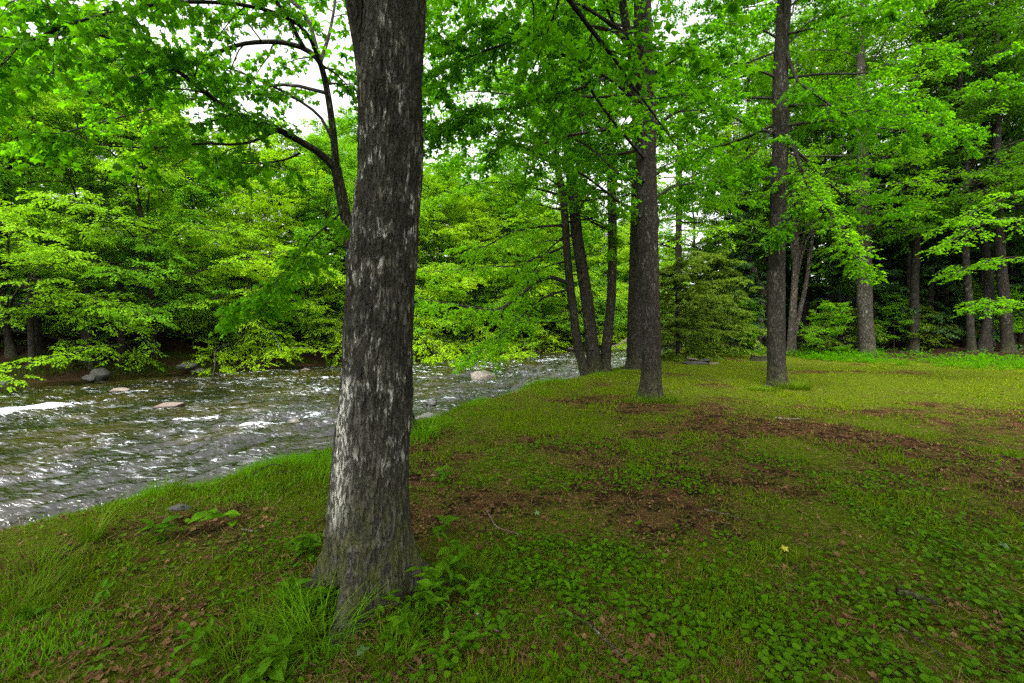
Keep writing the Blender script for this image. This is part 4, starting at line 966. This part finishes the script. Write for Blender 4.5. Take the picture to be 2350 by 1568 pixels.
stick("short broken pale stick near the weeds right of the thick trunk", [(1094, 1415), (1118, 1438), (1142, 1460)], .011, 'stick_pale')
stick("long thin grey stick curving out at the frame's bottom", [(1278, 1407), (1312, 1420), (1348, 1439), (1396, 1482), (1440, 1525), (1481, 1566)], .007, 'bark_pale')
stick("straight grey twig on the bare patch of mid-lawn", [(1614, 1173), (1655, 1183), (1697, 1194)], .007, 'bark_pale')
stick("thin dark twig among the ground leaves under the yellow leaf", [(1785, 1278), (1830, 1310), (1870, 1345)], .005, 'bark')
stick("dark rotten bark strip among the ground leaves low at right", [(2057, 1372), (2100, 1382), (2150, 1397)], .022, 'bark_dark')
stick("thin bent twig near the rotten bark strip", [(2050, 1440), (2110, 1475), (2170, 1520)], .006, 'bark_pale')
stick("pale straight stick lying across the brown leaf patch", [(1778, 963), (1808, 966), (1838, 965)], .018, 'stick_pale')
stick("grey lichen stick on the bank left of the thick trunk", [(555, 1220), (580, 1225), (604, 1221)], .008, 'bark_pale')
stick("pale stick lying on the grass below the three-stemmed clump", [(1468, 916), (1490, 903), (1532, 890)], .02, 'stick_pale')
pts = [U(525, 1116, 4.6), U(565, 1096, 4.65), U(616, 1092, 4.7), U(653, 1083, 4.75), U(690, 1089, 4.8)]
log_obj("fallen_branch", "dark dead branch propped over the grassy bank left of the thick trunk", pts, [.012, .017, .02, .018, .01], 'bark_dark', "branch", 8,
        [([U(567, 1097, 4.65), U(600, 1076, 4.7), U(628, 1066, 4.75), U(660, 1072, 4.8)], .009), ([U(600, 1092, 4.7), U(575, 1112, 4.6), U(545, 1150, 4.45), U(520, 1178, 4.3)], .008), ([U(590, 1094, 4.7), U(576, 1125, 4.6), U(560, 1160, 4.4), U(552, 1185, 4.3)], .007)], SG)

def stump():
    c = G(1742, 829); t = MB(); n, m = 30, 56; th = np.arange(m) * 2 * math.pi / m; rng = np.random.default_rng(4)
    zz = np.linspace(0, 1, n); top = .30 + (fbm(np.stack([np.cos(th) * 2.5, np.sin(th) * 2.5, th * 0], 1), 3, 7) - .5) * .28
    prof = .36 + .16 * np.exp(-zz / .25)
    bark = (vn(np.stack([np.cos(th) * 9, np.sin(th) * 9, th * 0], 1), 3) - .5) * .05
    v = [np.stack([np.cos(th) * (prof[i] + bark), np.sin(th) * (prof[i] + bark), top * zz[i] - .06], 1) for i in range(n)]
    for k, (q, dz) in enumerate(((.82, -.02), (.6, -.05), (.3, -.07), (.02, -.08))): v.append(np.stack([np.cos(th) * prof[-1] * q, np.sin(th) * prof[-1] * q, top - .06 + dz], 1))
    t.add(np.array(v), [grid_faces(n + 4, m)]); o = t.obj("tree_stump", [M['bark_dark']]); o.location = tuple(c)
    tag(o, "low dark rotten stump half hidden behind the lone lawn maple", "stump")
stump()
def slab(label, px, py, size, rz, tilt, seed, mat='rock_shade', lift=0.0, name="flat_stone", cat="stone"):
    c = G(px, py) + (0, 0, lift); o = rock(name, label, c, size, mat, seed, rz, .2, "flat stones heaped on the lawn", cat, .2); o.rotation_euler = (tilt, tilt * .6, rz)
slab("lowest long slab of the stone heap beside the young hemlock", 1598, 836, (1.1, .6, .16), .1, .03, 61)
slab("pale slab leaning on top of the stone heap", 1590, 833, (.7, .5, .14), .6, .18, 62, 'stick_pale', .12)
slab("square slab at the right end of the stone heap", 1618, 833, (.55, .5, .2), 1.1, -.1, 63, 'rock_shade', .03)
slab("small grey slab at the stone heap's left end", 1576, 835, (.5, .35, .14), -.3, .1, 64)
slab("thin tan slab lying loose right of the stone heap", 1640, 836, (.6, .35, .1), .3, 0, 65, 'stick_pale')
rock("flat_stone", "flat pale stone sunk in the bank grass left of the thick trunk", G(414, 1168), (.2, .1, .06), 'rock_grey', 71, .1, .2)

# flared root trunk and bare stems on the far bank
def far_trunk(label, px, py, D, r, H, bark, seed, fl=.0, name="bare_trunk", lean=0.0):
    x = (px - 1175) / 1044 * D; b = np.array([x, D, gz(x, D)]); t = MB()
    P = np.array([b + (0, 0, -.3), b + (0, 0, .3), b + (lean * .3, 0, 1.2), b + (lean, 0, H * .6), b + (lean * 1.6, 0, H)])
    trunk_mesh(t, P, [r * 1.2, r, r * .9, r * .75, r * .3], 32, 100, .02, seed, [(a + seed, fl, .35, .35) for a in (0, 1.1, 2.3, 3.2, 4.3, 5.3)] if fl else (), 14, 2)
    o = t.obj(name, [M[bark]], None, b); tag(o, label, "tree", "bare trunks on the far bank")
far_trunk("far bank trunk with widely flared exposed roots above the water", 203, 836, 22.4, .30, 4, 'bark', 81, .5)
far_trunk("plain dark trunk on the far bank right of the flared roots", 278, 836, 23.4, .2, 4.5, 'bark', 82)
far_trunk("thin dark stem under the beech boughs across the river", 334, 836, 24.2, .08, 4, 'bark', 83)
far_trunk("thin pale stem beside the rounded boulder across the river", 559, 836, 29, .10, 4, 'bark_pale', 84)
far_trunk("left one of the dark twin trunks across the river", 72, 836, 20.8, .13, 4.5, 'bark_dark', 85)
far_trunk("right one of the dark twin trunks across the river", 87, 836, 21.2, .15, 4.5, 'bark_dark', 86)

# ------------------------------------------------------------------ grass, ground leaves, litter
rng = np.random.default_rng(77)
def polar(n, r0, r1, a0=-62, a1=62):
    r = np.exp(rng.uniform(math.log(r0), math.log(r1), n)); a = np.radians(rng.uniform(a0, a1, n)); return r * np.sin(a), r * np.cos(a), r
def on_ground(x, y, dz=0.0): return np.stack([x, y, ground_z(x, y) + dz], 1)
def blades(mb, p, h, wd, mat, lean=.5):
    n = len(p); a = rng.random(n) * 6.283; ax = np.stack([np.cos(a) * lean * rng.random(n), np.sin(a) * lean * rng.random(n), np.ones(n)], 1)
    b = rng.random(n) * 6.283; leaves(mb, p, ax, np.stack([np.cos(b), np.sin(b), np.full(n, .2)], 1), h, BLADE, mat, rng.random(n), wd)

def lawn_grass():
    mb = MB(); x, y, r = polar(520000, 1.7, 34)
    dn, dw = dn_(x, y), dw_(x, y); lit, gr = litter_f(x, y), green_f(x, y)
    dens = np.clip(.45 + gr * 1.0 - lit * .9 + .45 * sst(6, 12, y), 0.04, 1) * sst(.1, .4, dn) * (1 - sst(-.5, 2.5, dw)) * (.12 + .88 * sst(.40, .6, fbm(xy0(x, y, 2.2), 3, 61))) * (.45 + .55 * sst(3.5, 7.5, r))
    k = rng.random(len(x)) < dens; x, y, r = x[k], y[k], r[k]; n = len(x)
    tall = fbm(xy0(x, y, 1.1), 3, 63); h = (.022 + .05 * sst(.45, .75, tall)) * rng.uniform(.6, 1.5, n)
    wd = .0022 + .0009 * r; pick = rng.random(n); moss = pick < (.25 + .5 * sst(6, 11, y))
    p = on_ground(x, y, -.004)
    blades(mb, p[moss], h[moss], wd[moss], 0, 1.1); blades(mb, p[~moss], h[~moss], wd[~moss], 1, 1.0)
    tag(mb.obj("lawn_grass", [M['grass_moss'], M['grass']], smooth=False), kind="stuff")
lawn_grass()

def bank_grass():
    mb = MB(); x, y, r = polar(420000, 3.0, 45, -66, 50)
    dn = dn_(x, y); n1 = fbm(xy0(x, y, .9), 3, 71)
    wide = 1 + .9 * sst(-1.0, -2.5, x) * sst(8, 5, y)
    ok = (dn > -.12) & (dn < 2.6 * wide) & (rng.random(len(x)) < np.clip(1.5 - dn * .55 / wide, .0, 1) * sst(.3, .5, n1)); x, y, r, dn, n1 = x[ok], y[ok], r[ok], dn[ok], n1[ok]
    h = (.07 + .20 * sst(.45, .7, n1) + .08 * sst(1.3, .2, dn)) * rng.uniform(.5, 1.25, len(x)) * np.clip(1.3 - dn * .35, .28, 1)
    q = rng.random(len(x)) < sst(.35, .65, fbm(xy0(x, y, 1.7), 3, 73)); pg = on_ground(x, y, -.01); wb = (.0035 + .0007 * r) * rng.uniform(.6, 1.5, len(x))
    blades(mb, pg[q], h[q], wb[q], 0, .9); blades(mb, pg[~q], h[~q] * .85, wb[~q], 1, 1.1)
    tag(mb.obj("bank_grass", [M['grass_bank'], M['grass']], smooth=False), kind="stuff")
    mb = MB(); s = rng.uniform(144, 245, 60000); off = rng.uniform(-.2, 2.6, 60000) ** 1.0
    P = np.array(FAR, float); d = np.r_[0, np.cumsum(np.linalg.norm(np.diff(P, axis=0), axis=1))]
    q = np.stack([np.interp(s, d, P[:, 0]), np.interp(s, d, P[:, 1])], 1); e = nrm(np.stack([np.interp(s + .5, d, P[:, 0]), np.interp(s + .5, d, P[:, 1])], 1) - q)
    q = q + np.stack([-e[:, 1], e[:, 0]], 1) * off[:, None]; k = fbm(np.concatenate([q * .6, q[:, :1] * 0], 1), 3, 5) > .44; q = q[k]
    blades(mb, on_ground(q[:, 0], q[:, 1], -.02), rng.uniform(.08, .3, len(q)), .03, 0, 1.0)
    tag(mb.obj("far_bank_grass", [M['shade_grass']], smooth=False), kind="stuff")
bank_grass()

def bank_herbs():
    mb = MB(); x, y, r = polar(16000, 2.0, 22, -64, 40); dn = dn_(x, y)
    d = np.exp(-((dn - 1.6) / 1.7) ** 2) * sst(.48, .62, fbm(xy0(x, y, 1.6), 3, 97)) * .20
    d = np.maximum(d, .45 * blob(x, y, -1.25, 2.45, .35, .35)); d = np.maximum(d, .5 * blob(x, y, -.35, 2.5, .4, .3)); d = np.maximum(d, .2 * blob(x, y, -1.0, 3.3, .5, .5)); d = np.maximum(d, .1 * blob(x, y, .1, 2.3, .5, .3))
    k = (rng.random(len(x)) < d) & (dn > .15) & ((x + .84) ** 2 + (y - 2.75) ** 2 > .1); x, y, r = x[k], y[k], r[k]; m = 7
    p = np.repeat(on_ground(x, y, 0), m, 0); n = len(p); a = rng.random(n) * 6.283; hh = np.repeat(rng.uniform(.03, .14, len(x)), m)
    p[:, 2] += hh * rng.random(n); p[:, :2] += rng.normal(0, .015, (n, 2)); S = np.repeat(rng.uniform(.2, 1, len(x)) ** 1.5 * .085 * (1 + .02 * r), m) * rng.uniform(.5, 1.2, n)
    leaves(mb, p, np.stack([np.cos(a), np.sin(a), rng.uniform(.0, .9, n)], 1), Z + rng.normal(0, .3, (n, 3)), S, LANCE, 0, rng.random(n), S * np.repeat(rng.uniform(.6, 1.8, len(x)), m))
    tag(mb.obj("bank_herbs", [M['weed']], smooth=False), kind="stuff")
bank_herbs()

def ground_leaves():
    mb = MB(); x, y, r = polar(210000, 1.7, 13, -60, 62)
    dens = sst(.40, .58, fbm(xy0(x, y, 1.3), 4, 81)) * (.25 + .75 * sst(.38, .56, fbm(xy0(x, y, 4.5), 3, 85))) * (.16 + .84 * sst(-.6, .9, x + .15 * y - .3)) * (1 - .75 * litter_f(x, y)) * sst(11, 4.5, r) * sst(.6, 1.6, dn_(x, y))
    dens = np.maximum(dens, .75 * blob(x, y, 1.7, 2.3, 1.1, .8) * sst(.3, .5, fbm(xy0(x, y, 4.5), 3, 85))); k = rng.random(len(x)) < dens * .8; x, y, r = x[k], y[k], r[k]; n = len(x)
    h = rng.uniform(.008, .05, n); p = on_ground(x, y, h); a = rng.random(n) * 6.283
    leaves(mb, p, np.stack([np.cos(a), np.sin(a), rng.normal(0, .2, n)], 1), np.stack([rng.normal(0, .28, n), rng.normal(0, .28, n), np.ones(n)], 1), rng.uniform(.2, 1, n) ** 1.3 * .040 * (1 + .01 * r), ROUND, 0, rng.random(n))
    tag(mb.obj("ground_cover_leaves", [M['clover']], smooth=True), kind="stuff")
    mb = MB(); x, y, r = polar(130000, 1.7, 26, -62, 62)
    dens = .10 + .75 * litter_f(x, y) + .12 * (y > 8) + .30 * sst(.48, .62, fbm(xy0(x, y, 2.0), 3, 93)); dens = dens * sst(.3, 1.2, dn_(x, y)) * (1 - .6 * sst(0, 3, dw_(x, y))); k = rng.random(len(x)) < dens * .7; x, y, r = x[k], y[k], r[k]; n = len(x)
    p = on_ground(x, y, rng.uniform(.001, .014, n)); a = rng.random(n) * 6.283
    leaves(mb, p, np.stack([np.cos(a), np.sin(a), rng.normal(0, .25, n)], 1), np.stack([rng.normal(0, .4, n), rng.normal(0, .4, n), np.ones(n)], 1), rng.uniform(.2, 1, n) ** 1.5 * .044 * (1 + .02 * r), CURL, 0, rng.random(n) ** 1.6)
    tag(mb.obj("fallen_leaves", [M['dead']], smooth=True), kind="stuff")
    mb = MB(); x, y, r = polar(36000, 1.7, 16, -62, 62); k = dn_(x, y) > .5; x, y, r = x[k], y[k], r[k]; n = len(x); a = rng.random(n) * 6.283
    leaves(mb, on_ground(x, y, rng.uniform(.002, .02, n)), np.stack([np.cos(a), np.sin(a), rng.normal(0, .15, n)], 1), np.stack([rng.normal(0, .3, n), rng.normal(0, .3, n), np.ones(n)], 1), rng.uniform(.03, .11, n), BLADE, 0, rng.random(n), .0018 + .0006 * r)
    tag(mb.obj("dry_grass_litter", [M['straw']], smooth=False), kind="stuff")
ground_leaves()

def undergrowth():
    mb = MB(); x, y, r = polar(30000, 12, 42, 5, 62); dw = dw_(x, y); dn = dn_(x, y)
    k = (dw > -.6) & (dw < 7) & (dn > 1) & (rng.random(len(x)) < np.clip(1.1 - dw * .16, .05, 1) * sst(.43, .62, fbm(xy0(x, y, .55), 4, 87)) * .8); x, y = x[k], y[k]
    p0 = on_ground(x, y, 0); m = 8
    p = np.repeat(p0, m, 0); n = len(p); a = rng.random(n) * 6.283; up = rng.uniform(-.1, 1.2, n)
    ax = np.stack([np.cos(a), np.sin(a), up], 1); p[:, 2] += np.repeat(rng.uniform(.05, .42, len(x)), m) * rng.random(n); p[:, :2] += rng.normal(0, .10, (n, 2))
    leaves(mb, p, ax, Z + rng.normal(0, .4, (n, 3)), rng.uniform(.07, .24, n), KITE, 0, rng.random(n), rng.uniform(.05, .13, n))
    tag(mb.obj("undergrowth", [M['maple']], smooth=False), kind="stuff")
undergrowth()

def tuft(label, px, py, n, h, mat='grass_bank', spread=.07, name="grass_tuft", at=None, wd=.0045):
    c = G(px, py) if at is None else at; mb = MB(); a = rng.random(n) * 6.283; rr = spread * np.sqrt(rng.random(n))
    x, y = c[0] + rr * np.cos(a), c[1] + rr * np.sin(a); p = on_ground(x, y, -.01); L = h * rng.uniform(.5, 1.2, n); k = 6; u = np.linspace(0, 1, k)
    az = a + rng.normal(0, .6, n); bend = rng.uniform(.3, 1.0, n)
    pts = p[:, None] + np.stack([np.cos(az)[:, None] * (u * .25 + u ** 2 * bend[:, None]) * L[:, None], np.sin(az)[:, None] * (u * .25 + u ** 2 * bend[:, None]) * L[:, None], (u - .45 * bend[:, None] * u ** 2) * L[:, None]], -1)
    sd = np.stack([-np.sin(az), np.cos(az), az * 0], 1)[:, None] * (wd * .5 * (1 - u ** 2 * .92))[None, :, None]
    v = np.stack([pts - sd, pts + sd], 2).reshape(n, -1, 3); f = np.array([(2 * i, 2 * i + 1, 2 * i + 3, 2 * i + 2) for i in range(k - 1)])
    mb.add(v, [(f[None] + (np.arange(n) * 2 * k)[:, None, None]).reshape(-1, 4)], 0, rng.random(n))
    tag(mb.obj(name, [M[mat]], None, c), label, "grass tuft", "grass tufts on the bank")
tuft("long arching grass tuft at the thick trunk's left foot", 735, 1470, 190, .3, 'grass_bank', .17, wd=.006)
tuft("wide grass tuft left of the arching one, low in the frame", 620, 1480, 170, .24, 'grass', .2, wd=.006)
tuft("grass tuft at the frame's bottom left of the trunk root", 545, 1545, 140, .2, 'grass', .16, wd=.006)
tuft("thin grass tuft in front of the thick trunk's root", 900, 1520, 120, .2, 'grass', .08)
tuft("grass tuft behind the weeds right of the thick trunk", 1075, 1330, 220, .2, 'grass', .12)
tuft("tall dark reed-like tuft on the bank at left", 212, 1240, 60, .34, 'grass', .06, wd=.008)
tuft("leaning grass clump on the bank beside the fallen branch", 470, 1110, 260, .3, 'grass_bank', .2)
tuft("grass ring at the foot of the forking lawn maple", 1510, 922, 360, .22, 'grass', .4, wd=.010)
tuft("grass tuft left of the forking lawn maple's foot", 1465, 924, 200, .16, 'grass', .3, wd=.010)
tuft("thick grass tuft right of the lone lawn maple's foot", 1818, 893, 380, .3, 'grass', .42, wd=.012)
tuft("low grass tuft left of the lone lawn maple's foot", 1755, 896, 260, .16, 'grass', .4, wd=.012)
tuft("grass clump on the left bank edge by the water", 90, 1310, 200, .2, 'grass', .2)
tuft("grass tuft at the left frame edge", 30, 1400, 220, .2, 'grass', .2)
tuft("tall tuft at the leaning maple's foot", 975, 1000, 180, .3, 'grass_bank', .2, wd=.007)

def weed(label, px, py, h, n, size, seed, tpl=LANCE, wide=1.0, spread=.6, mat='weed', stems=1, name="leafy_weed", lean=.25):
    c = G(px, py); r = np.random.default_rng(seed); root = empty(name, c, label, "weed", "weeds round the thick trunk's foot")
    for k in range(stems):
        a = r.random() * 6.28; o = np.array([math.cos(a), math.sin(a), 0]) * (.05 * k); L = h * r.uniform(.8, 1.1)
        d = np.array([r.normal(0, lean), r.normal(0, lean), 1.0]); b = c + o; b[2] = gz(b[0], b[1]) - .01
        P = smooth_path(np.array([b, b + d * L * .5, b + d * L + np.array([d[0], d[1], 0]) * L * .5]), 12); mb = MB(); tube(mb, P, np.linspace(.0035, .0016, 12), 6); mb.obj("stem", [M['weed']], root, c)
        t = np.linspace(.25, 1, n); i = np.minimum((t * 11).astype(int), 10); p = P[i]; az = np.arange(n) * (math.pi if n < 5 else 2.4) + a + r.normal(0, .3, n)
        ax = np.stack([np.cos(az), np.sin(az), r.uniform(-.1, spread, n)], 1); mb = MB(); s_ = size * r.uniform(.75, 1.15, n)
        leaves(mb, p, ax, Z + r.normal(0, .2, (n, 3)), s_, tpl, 0, r.random(n), s_ * wide); mb.obj("foliage", [M[mat]], root, c, smooth=False)
weed("single large heart-shaped leaf on a thin stem against the thick trunk", 935, 1352, .20, 1, .15, 1, ROUND, 1.0, .1, lean=.05, name="heart_leaf_weed")
weed("leafy weed with paired lance leaves just right of the trunk's root", 990, 1385, .22, 9, .12, 2, LANCE, 1.3, .5, stems=2)
weed("tall weed with upright oval leaves beside the right root", 1055, 1320, .26, 8, .11, 3, LANCE, 1.7, .9, stems=2)
weed("weed bending over the bare soil in front of the trunk's root", 885, 1490, .18, 8, .10, 4, LANCE, 1.6, .5, stems=2)
weed("spreading weed with long narrow leaves right of the heart leaf", 1035, 1365, .24, 10, .13, 5, LANCE, 1.0, .6, stems=2)
weed("weed with broad oval leaves low at the trunk's right foot", 960, 1425, .2, 8, .10, 6, KITE, 1.0, .4, stems=2)
weed("broad-leaved dock rosette at the trunk's left foot", 740, 1400, .12, 9, .17, 7, LANCE, 1.6, .8)
weed("dark dock rosette left of the trunk among the grass", 690, 1390, .12, 9, .16, 8, LANCE, 1.3, .8)
weed("leafy weed patch low in the frame left of the trunk", 770, 1430, .16, 8, .10, 9, LANCE, 1.5, .5, stems=2)
weed("pale green weed at the frame's bottom beside the arching grass", 650, 1540, .12, 7, .12, 10, LANCE, 1.6, .5, stems=2)
weed("narrow-leaved weed at the outer edge of the right-hand weeds", 1115, 1380, .2, 9, .11, 11, LANCE, .9, .6, stems=2)
weed("small weed in the leaf litter behind the thick trunk's right side", 1010, 1105, .14, 8, .10, 12, LANCE, 1.5, .6, stems=2)
weed("pale dock leaves behind the right root", 1012, 1225, .12, 7, .14, 13, LANCE, 1.6, .9)
weed("young milkweed with broad leaves on the bank left of the trunk", 545, 1200, .2, 6, .16, 14, LANCE, 1.8, .3, mat='grass_bank')
weed("leafy weed on the bank slope halfway to the fallen branch", 380, 1240, .16, 8, .12, 15, LANCE, 1.6, .5, stems=2)
weed("low oval-leaved weed in the foreground right of the trunk root", 1060, 1500, .1, 6, .08, 16, KITE, 1.1, .3, stems=3)
weed("weed cluster in the grass at the bank's foot left of the trunk", 700, 1265, .14, 9, .10, 17, LANCE, 1.7, .5, stems=3)
def fallen_leaf(label, px, py, size, c1, seed):
    c = G(px, py) + (0, 0, .03); m = leaf_mat("fallen_leaf_%d" % seed, c1, c1, c1, .2, 1.1); r = np.random.default_rng(seed); mb = MB()
    leaves(mb, np.array([c]), np.array([[1, .3, .2]]), np.array([[.1, -.5, 1.]]), size, MAPLE, 0, np.array([.5])); tag(mb.obj("fallen_leaf", [m], None, c, smooth=False), label, "leaf")
fallen_leaf("bright yellow fallen leaf lying on the green ground cover", 1796, 1270, .055, (.36, .33, .05), 1)
fallen_leaf("pale grey-green fallen leaf face down near the right frame edge", 2300, 1262, .06, (.09, .14, .06), 2)
fallen_leaf("pale green fallen leaf right of the curved dead stick", 1228, 1186, .05, (.10, .16, .07), 3)
fallen_leaf("grey-green fallen maple leaf on the litter before the trunk's root", 820, 1510, .06, (.07, .13, .05), 4)
